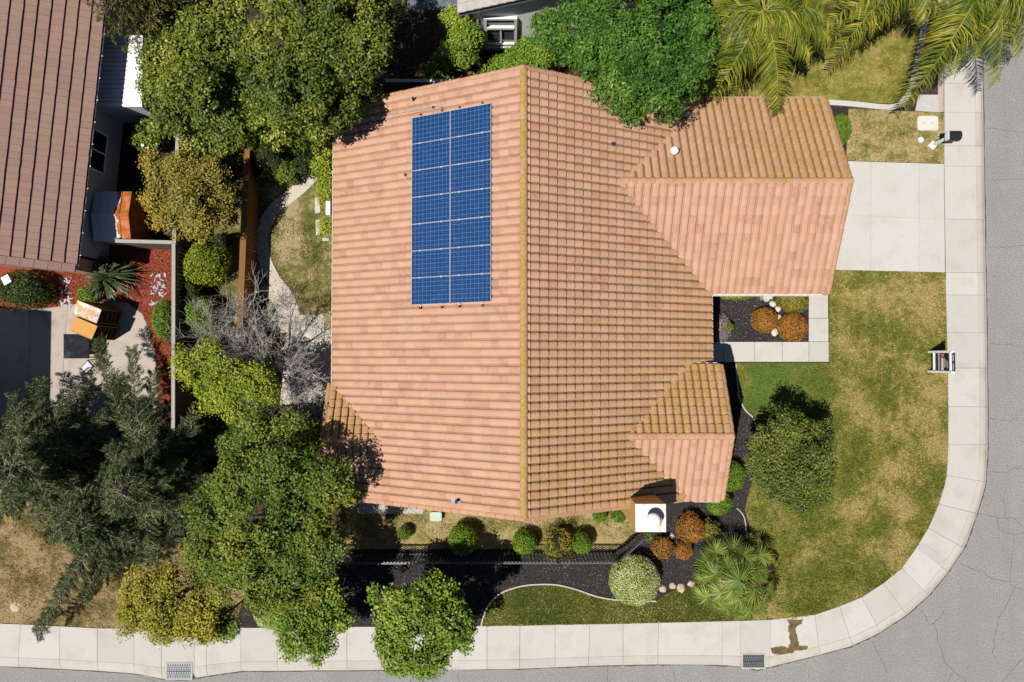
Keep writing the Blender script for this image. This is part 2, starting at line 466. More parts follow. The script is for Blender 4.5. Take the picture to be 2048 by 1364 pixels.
# garden path with its fork and the little terrace
def ribbon(path, w, z0, z1, name, m, parent=None):
    L_, R_ = [], []
    P = [Vector((p[0], p[1], 0)) for p in path]
    for i, p in enumerate(P):
        t = (P[min(i + 1, len(P) - 1)] - P[max(i - 1, 0)]).normalized()
        n = Vector((-t.y, t.x, 0))
        ww = w[i] if isinstance(w, list) else w
        L_.append(p + n * ww / 2); R_.append(p - n * ww / 2)
    n = len(P); vs_ = [(p.x, p.y, z) for z in (z0, z1) for p in L_ + R_]
    fs = []
    for i in range(n - 1):
        a, b, c, d = i, i + 1, n + i + 1, n + i
        o = 2 * n
        fs += [(a, b, c, d), (o + d, o + c, o + b, o + a), (b, a, o + a, o + b), (d, c, o + c, o + d)]
    o = 2 * n
    fs += [(0, n, o + n, o), (n - 1, o + n - 1, o + 2 * n - 1, 2 * n - 1)]
    mb = MB(); mb.add(vs_, fs)
    return mb.build(name, m, parent)
def spline(pts, k=6):
    P = [Vector(p) for p in pts]; out = []
    for i in range(len(P) - 1):
        p0, p1, p2, p3 = P[max(i - 1, 0)], P[i], P[i + 1], P[min(i + 2, len(P) - 1)]
        for j in range(k):
            t = j / k
            out.append(.5 * ((2 * p1) + (p2 - p0) * t + (2 * p0 - 5 * p1 + 4 * p2 - p3) * t * t + (3 * p1 - p0 - 3 * p2 + p3) * t ** 3))
    out.append(P[-1]); return out
gp = [G2(*p) + (0,) for p in [(640, 300), (625, 350), (590, 385), (552, 415), (533, 445), (525, 480), (530, 520), (548, 558), (572, 590), (586, 622), (588, 660), (580, 700)]]
gpath = struct(ribbon(spline(gp), .52, -.06, .024, 'garden_path', M_PATH))
ribbon(spline([G2(*p) + (0,) for p in [(524, 574), (545, 588), (561, 608), (568, 635), (570, 665)]]), [.3 + .2 * min(1, i / 8) for i in range(25)], -.06, .019, 'path_fork', M_PATH, gpath)
terr = struct(MB().prism([G2(*p) for p in [(590, 634), (600, 630), (643, 629), (648, 634), (648, 660), (720, 660), (720, 800), (560, 810), (572, 690)]], -.06, .014).build('terrace', M_PATH))
struct(MB().prism([G2(*p) for p in [(715, 1004), (846, 1010), (846, 1027), (715, 1027)]], -.05, .03).build('side_step', M_WALK))
for q in [[(630, 395), (640, 393), (641, 425), (631, 427)], [(632, 440), (640, 440), (640, 470), (632, 470)], [(645, 476), (658, 476), (658, 482), (645, 482)]]:
    tag(MB().prism([G2(*p) for p in q], -.03, .035).build('stepping_stone', M_PATH),
        {395: 'long pale stepping stone by the house wall, uppermost of three', 440: 'pale middle stepping stone in the hedge by the gutter', 476: 'small square stepping stone at the lower end of hedge'}[q[0][1]], 'stone', 'stepping stones beside the house')

# concrete edging strips
def edging(name, px, w, label, m=M_EDGE, z=.05):
    return tag(ribbon(spline([G2(*p) + (0,) for p in px]), w, -.05, z, name, m), label, 'edging')
edging('lawn_edging', [(1640, 204), (1700, 208), (1760, 214), (1785, 214), (1803, 204), (1818, 183), (1830, 140), (1843, 80), (1852, 30), (1860, -60), (1862, -120)], .22, 'pale curved concrete mow strip around the corner lawn under palms', M_WALK)
edging('bed_edging', EDGE_S, .055, 'thin wavy edging between black mulch and the street lawn')
edging('bed_edging', [(1471, 728), (1474, 760), (1478, 795), (1490, 820), (1507, 838), (1516, 870)], .05, 'thin curved edging between entry lawn and dark mulch')
edging('bed_edging', [(1473, 1016), (1488, 1035), (1493, 1076)], .035, 'short grey edging angle in the shade of the lawn tree', M_EDGE)

M_GRIT = plain('gutter_grit', (.10, .075, .05), .95, .4, 5)
ribbon(grit, [gp_rn.uniform(.02, .085) for _ in grit], -.13, -.1185, 'gutter_grit', M_GRIT, road)
# cracks in the asphalt, wet run-off and stains
M_CRACK = plain('crack_tar', (.085, .08, .074), .95)
def crack(px, w=.02):
    P = []
    for i in range(len(px) - 1):
        for j in range(5):
            a = lerp2(px[i], px[i + 1], j / 5); P.append((a[0] + rnd.uniform(-1.6, 1.6), a[1] + rnd.uniform(-1.6, 1.6)))
    P.append(px[-1])
    ribbon([G2(*p, -.12) for p in P], [w * rnd.uniform(.4, 1.2) for _ in P], -.130, -.1215, 'crack', M_CRACK, road)
def Z4(*p): return [(1536 + x / 3, 909 + y / 3) for x, y in p]
for c in [Z4((1265, 357), (1370, 378), (1470, 380), (1510, 410), (1535, 440)), Z4((1370, 378), (1380, 430), (1410, 465), (1480, 480), (1535, 470)),
          Z4((1475, 480), (1465, 640), (1450, 765), (1480, 800), (1440, 890), (1380, 1000), (1360, 1100), (1350, 1190), (1380, 1260)),
          Z4((1150, 650), (1230, 690), (1290, 700), (1340, 745), (1450, 765)), Z4((910, 925), (970, 1015), (1000, 1020), (1020, 1110), (1060, 1240), (1110, 1295), (1080, 1364)),
          Z4((1060, 930), (1035, 975), (990, 1015)), Z4((1110, 1295), (1190, 1364)), Z4((630, 1120), (640, 1155), (700, 1260), (715, 1310)), Z4((1535, 1220), (1450, 1310), (1410, 1364)),
          Z4((1325, 105), (1440, 105), (1475, 80), (1535, 78)), Z4((1410, 270), (1425, 330), (1420, 375)), Z4((1480, 800), (1540, 810)),
          [(1975, 495), (2010, 495), (2048, 490)], [(1980, 688), (2010, 690), (2048, 692)], [(1980, 836), (2020, 842), (2034, 835)], [(1972, 255), (2020, 262), (2048, 266)],
          [(1973, 362), (2048, 358)], [(1342, 1332), (1350, 1350), (1349, 1364)], [(1216, 1335), (1214, 1364)], [(758, 1344), (755, 1364)], [(915, 1344), (918, 1364)],
          [(280, 1352), (300, 1358), (310, 1364)], [(524, 1346), (523, 1364)]]:
    crack(c, .016)
M_WET = Mat('wet_runoff', .35, .4); M_WET.col(M_WET.ramp(M_WET.noise(4, 4), [(.3, (.09, .065, .028)), (.7, (.19, .14, .065))])); M_WET = M_WET.m
wet_px = [(1574, 1240), (1606, 1238), (1603, 1247), (1592, 1252), (1590, 1262), (1594, 1275), (1598, 1290), (1616, 1293), (1612, 1300), (1590, 1301), (1580, 1306), (1545, 1308), (1541, 1296), (1560, 1293), (1577, 1294), (1580, 1280), (1577, 1262), (1577, 1250)]
wrn = random.Random(4)
wet_px = [lerp2(wet_px[i], wet_px[(i + 1) % len(wet_px)], k / 4) for i in range(len(wet_px)) for k in range(4)]
wet_px = [(x + wrn.uniform(-1.7, 1.7), y + wrn.uniform(-1.7, 1.7)) for x, y in wet_px]
sheet('wet_stain', wet_px, .030, M_WET, 1)
M_OIL = plain('oil_stain', (.12, .118, .113), .9, .25, 3)
M_PATCH = m_concrete('patched_concrete', (.42, .41, .39), (.44, .43, .41), (.36, .33, .29), .3)
sheet('patch_stain', [(1842, 1086), (1850, 1088), (1893, 1118), (1888, 1129), (1880, 1128), (1836, 1100)], .031, M_PATCH)
sheet('slab_patch', [(1889, 228), (1947, 228), (1947, 290), (1889, 290)], .0305, m_concrete('newer_slab', (.50, .47, .44), (.51, .48, .45), (.42, .38, .33), .3))
# ================================================================== the tiled house
EZ, PITCH = 2.75, 0.5
XL = at(670, 600, EZ).x; XR = at(1419, 600, EZ).x; XC = (XL + XR) / 2
YB = at(1050, 1035, EZ + PITCH * (XR - XL) / 2).y; YT = at(1048, 137, EZ + PITCH * (XR - XL) / 2).y
RZ = EZ + PITCH * (XR - XL) / 2
# garage wing
GYT, GYB = at(1500, 200, EZ).y, at(1500, 584, EZ).y
GYC = (GYT + GYB) / 2 + .08; GRZ = EZ + PITCH * (GYT - GYB) / 2
GX = at(1700, 362, GRZ).x
# entry gable
NZ = 3.24
NYT, NYB = at(1400, 733, NZ).y, at(1400, 997, NZ).y
NYC = (NYT + NYB) / 2; NRZ = NZ + PITCH * (NYT - NYB) / 2
NX = at(1463, 868, NRZ).x
# small gable on the garden side
SYT = at(657, 771, EZ).y; SH = 2.03
SYC = SYT - SH; SYB = SYC - SH; SRZ = EZ + PITCH * SH
SX = at(645, 884, SRZ).x

def m_tile():
    m = Mat('clay_tile', .82, .25)
    r, moss, r2 = m.attr('tint'), m.attr('moss'), m.attr('tone')
    a = m.ramp(r, [(0, (.465, .26, .178)), (.35, (.495, .282, .195)), (.62, (.52, .30, .21)), (.85, (.49, .297, .21)), (1, (.445, .25, .172))])
    # flashed, darker streaks fired into some of the tiles
    fl = m.math('MULTIPLY', m.rng(r2, .70, .92), m.rng(m.noise(7, 2, .5), .28, .72))
    a = m.mix(m.math('MULTIPLY', fl, .62), a, (.31, .135, .095))
    a = m.mix(m.rng(m.noise(16, 4, .7), .35, .75, 0, .25), a, (.36, .19, .12))
    a = m.mix(m.rng(m.noise(2.2, 4), .45, .75, 0, .25), a, (.66, .40, .28))
    mo = m.math('MULTIPLY', moss, m.rng(m.math('ADD', m.math('MULTIPLY', m.noise(9, 5, .7), .6), m.math('MULTIPLY', m.noise(1.3, 3), .4)), .30, .56))
    a = m.mix(m.math('MINIMUM', mo, .93), a, m.ramp(m.noise(14, 3), [(.3, (.27, .155, .04)), (.7, (.46, .285, .085))]))
    a = m.mix(m.rng(m.attr('dirt'), .25, 1.0, 0, .85), a, (.085, .055, .025))
    m.col(a).bump(m.noise(40, 3), .2, .006); return m.m
M_TILE = m_tile()
M_DECK = plain('roof_underlay', (.05, .035, .03), .95)
M_TRIM = plain('white_trim', (.80, .80, .78), .6, .04)
M_STUC = plain('tan_stucco', (.52, .36, .20), .9, .06, 3)
M_GUT = plain('white_gutter', (.78, .79, .80), .45, .05)

house = thing('tile_roof_house', 'large house with terracotta barrel tile roof carrying the solar panels', 'house', (0.4, 2.0, 0))
OV = .45
def wall_block(name, pts, z1):
    return MB().prism(pts, -.1, z1).build(name, M_STUC, house)
# walls: main body, wings, with the gable ends filled up to the roof
b = MB()
def gable_x(mb, x0, x1, yb, yt, ze, zr):            # ridge along X
    yc = (yb + yt) / 2
    prof = [(yb, -.1), (yt, -.1), (yt, ze), (yc, zr), (yb, ze)]
    v = [(x0, y, z) for y, z in prof] + [(x1, y, z) for y, z in prof]
    mb.add(v, [(4, 3, 2, 1, 0), (5, 6, 7, 8, 9)] + [(i, (i + 1) % 5, 5 + (i + 1) % 5, 5 + i) for i in range(5)])
def gable_y(mb, y0, y1, xl, xr, ze, zr):
    xc = (xl + xr) / 2
    prof = [(xl, -.1), (xr, -.1), (xr, ze), (xc, zr), (xl, ze)]
    v = [(x, y0, z) for x, z in prof] + [(x, y1, z) for x, z in prof]
    mb.add(v, [(0, 1, 2, 3, 4), (9, 8, 7, 6, 5)] + [((i + 1) % 5, i, 5 + i, 5 + (i + 1) % 5) for i in range(5)])
drop = .16
gable_y(b, YB + .3, YT - .3, XL + OV, XR - OV, EZ + PITCH * OV - drop, RZ - drop); b.build('wall', M_STUC, house)
b = MB(); gable_x(b, 2.0, GX - .45, GYB + OV, GYT - OV, EZ + PITCH * OV - drop, GRZ - drop); b.build('wall', M_STUC, house)
b = MB(); gable_x(b, 4.2, NX - .4, NYB + .3, NYT - .5, NZ + PITCH * .3 - drop, NRZ - drop - .02); b.build('wall', M_STUC, house)
b = MB(); gable_x(b, SX + .35, -4.6, SYB + OV, SYT - OV, EZ + PITCH * OV - drop, SRZ - drop); b.build('wall', M_STUC, house)

# roof deck: the sheathing all tiles lie on
def slab(mb, p, th=.10):
    """roof sheet from its 4 corners (eave a, eave b, ridge b, ridge a)"""
    p = [Vector(q) for q in p]
    n = (p[1] - p[0]).cross(p[3] - p[0]).normalized()
    if n.z < 0: n = -n
    lo = [q - n * th for q in p]
    fs = [(0, 1, 2, 3), (7, 6, 5, 4), (1, 0, 4, 5), (2, 1, 5, 6), (3, 2, 6, 7), (0, 3, 7, 4)]
    mb.add(p + lo, fs)
dk = MB()
e = .045
def dz(z): return z - e
slab(dk, [(XL, YB, dz(EZ)), (XL, YT, dz(EZ)), (XC, YT, dz(RZ)), (XC, YB, dz(RZ))])
slab(dk, [(XR, YT, dz(EZ)), (XR, YB, dz(EZ)), (XC, YB, dz(RZ)), (XC, YT, dz(RZ))])
gx0 = XC + (RZ - GRZ) / PITCH
slab(dk, [(GX, GYT, dz(EZ)), (XR - .9, GYT, dz(EZ)), (gx0 - .1, GYC, dz(GRZ)), (GX, GYC, dz(GRZ))])
slab(dk, [(GX, GYB, dz(EZ)), (XR - .02, GYB, dz(EZ)), (gx0 - .1, GYC, dz(GRZ)), (GX, GYC, dz(GRZ))])
nx0 = XC + (RZ - NRZ) / PITCH; nxe = XC + (RZ - NZ) / PITCH
slab(dk, [(NX, NYT, dz(NZ)), (nxe, NYT, dz(NZ)), (nx0, NYC, dz(NRZ)), (NX, NYC, dz(NRZ))])
slab(dk, [(NX, NYB, dz(NZ)), (nxe, NYB, dz(NZ)), (nx0, NYC, dz(NRZ)), (NX, NYC, dz(NRZ))])
sx0 = XC - (RZ - SRZ) / PITCH
slab(dk, [(SX, SYT, dz(EZ)), (XL, SYT, dz(EZ)), (sx0, SYC, dz(SRZ)), (SX, SYC, dz(SRZ))])
slab(dk, [(SX, SYB, dz(EZ)), (XL, SYB, dz(EZ)), (sx0, SYC, dz(SRZ)), (SX, SYC, dz(SRZ))])
roof = dk.build('roof', M_DECK, house)

# heights of the roof bodies, to know which tile is buried under another slope
def h_main(x, y): return RZ - PITCH * abs(x - XC) if XL <= x <= XR and YB <= y <= YT else -9
def h_gar(x, y): return GRZ - PITCH * abs(y - GYC) if gx0 <= x <= GX and GYB <= y <= GYT else -9
def h_ent(x, y): return NRZ - PITCH * abs(y - NYC) if nx0 <= x <= NX and NYB <= y <= NYT else -9
def h_sml(x, y): return SRZ - PITCH * abs(y - SYC) if SX <= x <= sx0 and SYB <= y <= SYT else -9
H_ALL = [h_main, h_gar, h_ent, h_sml]

TW, TE = .290, .340                      # tile width, exposed length
# S-tile section: (across, height): a barrel and a narrow pan
SEC = []
for k in range(9):
    a = PI * k / 8
    SEC.append((-.145 + .240 * (1 - math.cos(a)) / 2, .064 * math.sin(a) ** .52 if 0 < k < 8 else 0.0))
SEC += [(.120, -.010), (.150, -.004)]
SEC = np.array(SEC)
tile_objs, tile_rest = [], []
def tile_mesh(o, a, bv, n, u, v, jit, long=TE + .05):
    """vertices and faces of one tile whose lower left corner is at o + a*u + bv*v"""
    ja, jw = jit
    vs_ = []
    c = o + a * (u + TW / 2) + bv * v
    for row, (t, lift) in enumerate(((0.0, .064 + jw), (long, .002))):
        for s_, h in SEC:
            k = s_ * (1.0 if row == 0 else .97) + ja * (t - .1)
            vs_.append(c + a * k + bv * t + n * (h + lift))
    m_ = len(SEC)
    for s_, h in SEC:                        # butt end, thickness downwards
        vs_.append(c + a * (s_) + bv * 0.004 + n * (h * .76 - .004))
    fs = [(i, i + 1, m_ + i + 1, m_ + i) for i in range(m_ - 1)] + [(2 * m_ + i, 2 * m_ + i + 1, i + 1, i) for i in range(m_ - 1)]
    return vs_, fs
TI = []                                      # (distance to camera, verts, faces, tint, tone, moss list)
trn = random.Random(11)
def tile_field(o, a, bv, L_, S_, own, moss, skip=None, start=0.0, dirt=.8):
    """rows of tiles on one slope: o lower left corner, a along the eave, bv up the slope"""
    o, a, bv = Vector(o), Vector(a).normalized(), Vector(bv).normalized()
    n = a.cross(bv)
    if n.z < 0: n = -n
    cols = int(round(L_ / TW)); tw = L_ / cols
    rows = int(math.ceil((S_ - .06) / TE))
    cam_p = Vector((0, 0, CAM_H))
    for i in range(cols):
        for j in range(rows):
            u, v = i * tw + start, j * TE
            c = o + a * (u + tw / 2) + bv * (v + TE / 2)
            if any(f is not own and f(c.x, c.y) > c.z + .10 for f in H_ALL): continue
            if skip and skip(c.x, c.y): continue
            long = min(TE + .05, S_ - v - .01)
            if long < .06: continue
            vs_, fs = tile_mesh(o, a, bv, n, u, v, (trn.uniform(-.02, .02), trn.uniform(-.004, .006)), long)
            mo = []; di = []
            base = moss(c.x, c.y)
            m_ = len(SEC)
            for k in range(len(vs_)):
                s_, h = SEC[k % m_]
                low = 1 - max(0, h) / .064
                end = 1.0 if k < m_ else (.45 if k < 2 * m_ else 1.2)
                mo.append(base * (.50 + .60 * low) * end); di.append(dirt * low ** 4)
            TI.append(((c - cam_p).length, vs_, fs, trn.random(), trn.random(), mo, di))
def clampf(x, a=0., b=1.): return max(a, min(b, x))
def moss_right(x, y): return .45 + .85 * clampf((2.5 - y) / 6.5) + .40 * clampf((x - 4.0) / 3)
def moss_left(x, y): return .10 + .35 * clampf((XL + 1.0 - x)) + .25 * clampf((-3.0 - y) / 2.5)
def moss_gt(x, y): return .75 + 1.0 * clampf((x - 6.0) / 5)
def moss_gb(x, y): return .06 + .25 * clampf((GYB + .8 - y) / .8)
def moss_nt(x, y): return 2.0
def moss_nb(x, y): return .15
cs, sn = 1 / math.hypot(1, PITCH), PITCH / math.hypot(1, PITCH)
SL = (XR - XL) / 2 / cs
tile_field((XL - .05 * cs, YT, EZ - .05 * sn), (0, -1, 0), (cs, 0, sn), YT - YB, SL, h_main, moss_left, dirt=.60)
tile_field((XR + .05 * cs, YB, EZ - .05 * sn), (0, 1, 0), (-cs, 0, sn), YT - YB, SL, h_main, moss_right)
GS = (GYT - GYC) / cs
tile_field((GX, GYT + .05, EZ - .025), (-1, 0, 0), (0, -cs, sn), GX - gx0, (GYT - GYC) / cs + .05, h_gar, moss_gt)
tile_field((gx0, GYB - .05, EZ - .025), (1, 0, 0), (0, cs, sn), GX - gx0, (GYC - GYB) / cs + .05, h_gar, moss_gb, dirt=.35)
tile_field((NX, NYT + .05, NZ - .025), (-1, 0, 0), (0, -cs, sn), NX - nx0, (NYT - NYC) / cs + .05, h_ent, moss_nt)
tile_field((nx0, NYB - .05, NZ - .025), (1, 0, 0), (0, cs, sn), NX - nx0, (NYC - NYB) / cs + .05, h_ent, moss_nb, dirt=.35)
tile_field((sx0, SYT + .05, EZ - .025), (-1, 0, 0), (0, -cs, sn), sx0 - SX, SH / cs + .05, h_sml, lambda x, y: 1.8)
tile_field((SX, SYB - .05, EZ - .025), (1, 0, 0), (0, cs, sn), sx0 - SX, SH / cs + .05, h_sml, lambda x, y: .12)
TI.sort(key=lambda t: t[0])
def put_tiles(items, name):
    v, f, ti, to, mo, di = [], [], [], [], [], []
    for _, vs_, fs, r1, r2, m_, d_ in items:
        k = len(v); v += [tuple(p) for p in vs_]; f += [tuple(i + k for i in q) for q in fs]
        ti += [r1] * len(vs_); to += [r2] * len(vs_); mo += m_; di += d_ or [0.0] * len(vs_)
    o = obj(name, np.array(v), np.array(f), M_TILE, roof, smooth=False)
    attr(o, 'tint', ti); attr(o, 'tone', to); attr(o, 'moss', mo); attr(o, 'dirt', di)
    o.data.polygons.foreach_set('use_smooth', [True] * len(o.data.polygons))
    o.data.set_sharp_from_angle(angle=math.radians(50))
    return o
for t in TI[:300]: put_tiles([t], 'roof_tile')
put_tiles(TI[300:], 'tile_field')['kind'] = 'stuff'

# ridge caps and rake trim: half-round tiles laid end to end
def barrel_run(name, p0, p1, r, step, up, mossv, squash=.75, half=.5):
    p0, p1 = Vector(p0), Vector(p1)
    d = p1 - p0; n = max(1, int(round(d.length / step))); d = d / n
    t = d.normalized(); up = Vector(up); up = (up - t * up.dot(t)).normalized(); sd = t.cross(up)
    K = 8
    for i in range(n):
        a = p0 + d * i - t * .02; bq = p0 + d * (i + 1) + t * .03
        vs_ = []
        ja = trn.uniform(-.006, .006)
        for q, rr, lift in ((a, r * .93, 0.0), (bq, r * 1.04, .014)):
            for k in range(K + 1):
                an = PI * (k / K) * 1.1 - .05 * PI
                vs_.append(q + sd * (rr * math.cos(an) + ja) + up * (rr * squash * math.sin(an) + lift))
        for k in range(K + 1):
            an = PI * (k / K) * 1.1 - .05 * PI
            vs_.append(bq + sd * (r * .86 * math.cos(an)) + up * (r * .86 * squash * math.sin(an) + lift))
        m_ = K + 1
        fs = [(k, k + 1, m_ + k + 1, m_ + k) for k in range(K)] + [(m_ + k, m_ + k + 1, 2 * m_ + k + 1, 2 * m_ + k) for k in range(K)]
        mo = [mossv * trn.uniform(.5, 1.1)] * len(vs_)
        o = put_tiles([(0, vs_, fs, trn.random(), trn.random(), mo, None)], name)
barrel_run('ridge_tile', (XC, YT - .02, RZ + .0), (XC, YB + .02, RZ + .0), .135, .42, (0, 0, 1), 1.5)
barrel_run('ridge_tile', (gx0 - .05, GYC, GRZ), (GX + .02, GYC, GRZ), .13, .32, (0, 0, 1), .8)
barrel_run('ridge_tile', (nx0 - .05, NYC, NRZ), (NX + .02, NYC, NRZ), .13, .34, (0, 0, 1), .65)
barrel_run('ridge_tile', (sx0 + .05, SYC, SRZ), (SX - .02, SYC, SRZ), .13, .4, (0, 0, 1), .8)
nl = Vector((-sn, 0, cs)); nr = Vector((sn, 0, cs)); nt = Vector((0, sn, cs)); nb_ = Vector((0, -sn, cs))
for y in (YB - .03, YT + .03):
    barrel_run('rake_tile', (XL - .04, y, EZ - .02), (XC, y, RZ - .0), .10, .34, nl, .35, .6)
    barrel_run('rake_tile', (XR + .04 if y > 0 else XR - 1.2, y, EZ - .02 if y > 0 else EZ + .58), (XC, y, RZ - .0), .10, .34, nr, .55, .6)
barrel_run('rake_tile', (GX + .03, GYT + .04, EZ - .02), (GX + .03, GYC, GRZ), .10, .34, nt, .8, .6)
barrel_run('rake_tile', (GX + .03, GYB - .04, EZ - .02), (GX + .03, GYC, GRZ), .10, .34, nb_, .4, .6)
barrel_run('rake_tile', (NX + .03, NYT + .04, NZ - .02), (NX + .03, NYC, NRZ), .10, .34, nt, .9, .6)
barrel_run('rake_tile', (NX + .03, NYB - .04, NZ - .02), (NX + .03, NYC, NRZ), .10, .34, nb_, .4, .6)
barrel_run('rake_tile', (SX - .03, SYT + .04, EZ - .02), (SX - .03, SYC, SRZ), .10, .34, nt, .8, .6)
barrel_run('rake_tile', (SX - .03, SYB - .04, EZ - .02), (SX - .03, SYC, SRZ), .10, .34, nb_, .4, .6)

# gutters: open half-round troughs along the eaves
def gutter(p0, p1, out):
    p0, p1, out = Vector(p0), Vector(p1), Vector(out)
    m = MB(); pr = [(-.01, 0), (0, -.09), (.03, -.12), (.09, -.12), (.115, -.09), (.118, 0), (.104, 0), (.10, -.08), (.03, -.10), (.012, -.08), (.01, 0)]
    v = [q + out * a + Vector((0, 0, z)) for q in (p0, p1) for a, z in pr]
    k = len(pr)
    m.add(v, [(i, (i + 1) % k, k + (i + 1) % k, k + i) for i in range(k)])
    return m.build('gutter', M_GUT, house)
gutter((XL - .03, YT, EZ - .07), (XL - .03, SYT + .1, EZ - .07), (-1, 0, 0))
gutter((XR + .03, GYB - .1, EZ - .07), (XR + .03, NYT + .25, EZ - .07), (1, 0, 0))
gutter((XR + .15, GYB - .03, EZ - .07), (GX - .12, GYB - .03, EZ - .07), (0, -1, 0))
gutter((XR - .5, GYT + .03, EZ - .07), (GX - .05, GYT + .03, EZ - .07), (0, 1, 0))
gutter((nxe + .05, NYT + .03, NZ - .06), (NX - .1, NYT + .03, NZ - .06), (0, 1, 0))
gutter((NX - 1.0, NYB - .03, NZ - .06), (NX - .05, NYB - .03, NZ - .06), (0, -1, 0))
# fascia boards under the gable rakes
fb = MB()
def fascia(p0, p1, th):
    p0, p1, th = Vector(p0), Vector(p1), Vector(th)
    MB().frame_box(p0 - Vector((0, 0, .26)), p1 - p0, th, (0, 0, .19)).build('fascia', M_TRIM, house)
fascia((XL, YB + .02, EZ), (XC, YB + .02, RZ), (0, .03, 0)); fascia((XR, YB + .02, EZ), (XC, YB + .02, RZ), (0, .03, 0))
fascia((XL, YT - .05, EZ), (XC, YT - .05, RZ), (0, .03, 0)); fascia((XR, YT - .05, EZ), (XC, YT - .05, RZ), (0, .03, 0))
fascia((GX - .05, GYT, EZ), (GX - .05, GYC, GRZ), (.03, 0, 0)); fascia((GX - .05, GYB, EZ), (GX - .05, GYC, GRZ), (.03, 0, 0))
fascia((NX - .05, NYT, NZ), (NX - .05, NYC, NRZ), (.03, 0, 0)); fascia((NX - .05, NYB, NZ), (NX - .05, NYC, NRZ), (.03, 0, 0))
# garage door, below the gable
gd = MB(); gd.box(GX - .43, (GYT + GYB) / 2, 1.1, .06, 4.9, 2.2)
gdo = gd.build('garage_door', M_TRIM, house)
for k in range(4): MB().box(GX - .395, (GYT + GYB) / 2, .29 + k * .54, .03, 4.8, .5).build('door_panel', M_TRIM, gdo)

# chimney
CZ = 5.75
c0, c1 = at(1271, 1008, CZ), at(1332, 1064, CZ)
ccx, ccy = (c0.x + c1.x) / 2, (c0.y + c1.y) / 2; cw, ch = c1.x - c0.x, c0.y - c1.y
M_CHIM = plain('ochre_stucco', (.56, .33, .11), .92, .08, 5)
def m_cap():
    m = Mat('chimney_cap', .85, .3)
    m.col(m.mix(m.rng(m.noise(3.2, 5, .6), .48, .66, 0, .8), (.80, .76, .72), (.66, .44, .27))); return m.m
chim = MB().box(ccx, ccy, CZ / 2 - .06, cw - .04, ch - .04, CZ - .02).build('chimney', M_CHIM, house)
M_CAP = m_cap()
MB().box(ccx, ccy, CZ - .035, cw, ch, .07).build('cap_slab', M_CAP, chim)
fl = MB(); fl.lathe((ccx + .12, ccy - .02, CZ), [(.20, 0), (.20, .34), (.10, .34)], 24); fl.build('flue', plain('flue_clay', (.62, .42, .26), .8), chim, True)
dm = at(1307, 1042, CZ + .45)
MB().lathe((dm.x, dm.y, CZ + .40), [(.20, -.06), (.245, -.05), (.25, -.01), (.235, .05), (.19, .10), (.12, .135), (.04, .15)], 28).build('dome_cap', plain('dome_white', (.88, .87, .84), .45, .03), chim, True)
# vents through the roof
M_VENT = plain('vent_black', (.025, .025, .028), .6)
M_LEAD = plain('lead_flashing', (.36, .36, .40), .45, .15, metal=.4)
def slope_pt(px, py, side):
    p0 = Vector((XC, 0, RZ)); n = Vector((-sn, 0, cs)) if side < 0 else Vector((sn, 0, cs))
    return on_plane(px, py, p0, n), n
def vent(px, py, side, h=.3, r=.05, fl_=(.12, .3)):
    p, n = slope_pt(px, py, side)
    v = MB().tube([p + n * .0, p + Vector((0, 0, h))], r, 10).build('vent_pipe', M_VENT, roof)
    a = Vector((0, 1, 0)); b_ = n.cross(a)
    MB().frame_box(p - a * fl_[0] / 2 - b_ * fl_[1] * .5 + n * .05, a * fl_[0] * 1.4, b_ * fl_[1], n * .03).build('flashing', M_LEAD, roof)
vent(828, 202, -1); vent(914, 1000, -1, .35, .055, (.18, .36)); vent(812, 352, -1, .2, .05, (.1, .2)); vent(813, 365, -1, .05, .03, (.08, .2))
vent(1225, 290, 1, .12, .09, (.2, .25))
gn = Vector((0, sn, cs)); gp_ = on_plane(1345, 306, Vector((GX, GYC, GRZ)), gn)
vp = MB().lathe((gp_.x, gp_.y, gp_.z - .05), [(.13, 0), (.13, .12), (.09, .16), (.09, .34)], 18).build('vent_collar', plain('collar_clay', (.55, .36, .25), .8), roof, True)
MB().lathe((gp_.x, gp_.y, gp_.z + .27), [(.145, 0), (.15, .05), (.13, .10), (.05, .13)], 20).build('vent_cap', plain('vent_white', (.8, .78, .74), .5, .04), roof, True)
# leaf litter caught in the valleys and under the tree
M_LIT = plain('leaf_litter', (.09, .055, .03), .95, .5, 30)
def litter(name, pts, n_, s, spread):
    r_ = random.Random(len(pts) * 17 + n_); m = MB()
    for _ in range(n_):
        i = r_.randrange(len(pts) - 1); t = r_.random()
        p = Vector(pts[i]).lerp(Vector(pts[i + 1]), t) + Vector((r_.gauss(0, spread), r_.gauss(0, spread), r_.uniform(.03, .07)))
        a = r_.uniform(0, PI * 2); d = Vector((math.cos(a), math.sin(a), r_.uniform(-.2, .4))) * s * r_.uniform(.5, 1.4); e_ = Vector((-d.y, d.x, r_.uniform(-.01, .02))) * .35
        m.add([p - d, p + e_, p + d, p - e_], [(0, 1, 2, 3)])
    o = m.build(name, M_LIT, roof); o['kind'] = 'stuff'
litter('valley_litter', [(gx0, GYC + .05, GRZ), (XR - .7, GYT - .35, EZ + .34)], 170, .045, .05)
litter('valley_litter', [(nx0 + .1, NYC + .1, NRZ), (nxe, NYT - .05, NZ + .03)], 130, .04, .045)
litter('valley_litter', [(sx0 - .05, SYC + .05, SRZ), (XL + .05, SYT, EZ + .05)], 60, .035, .035)
pl0, _ = slope_pt(676, 268, -1); pl1, _ = slope_pt(730, 258, -1)
litter('eave_litter', [pl0, pl1], 260, .04, .05)

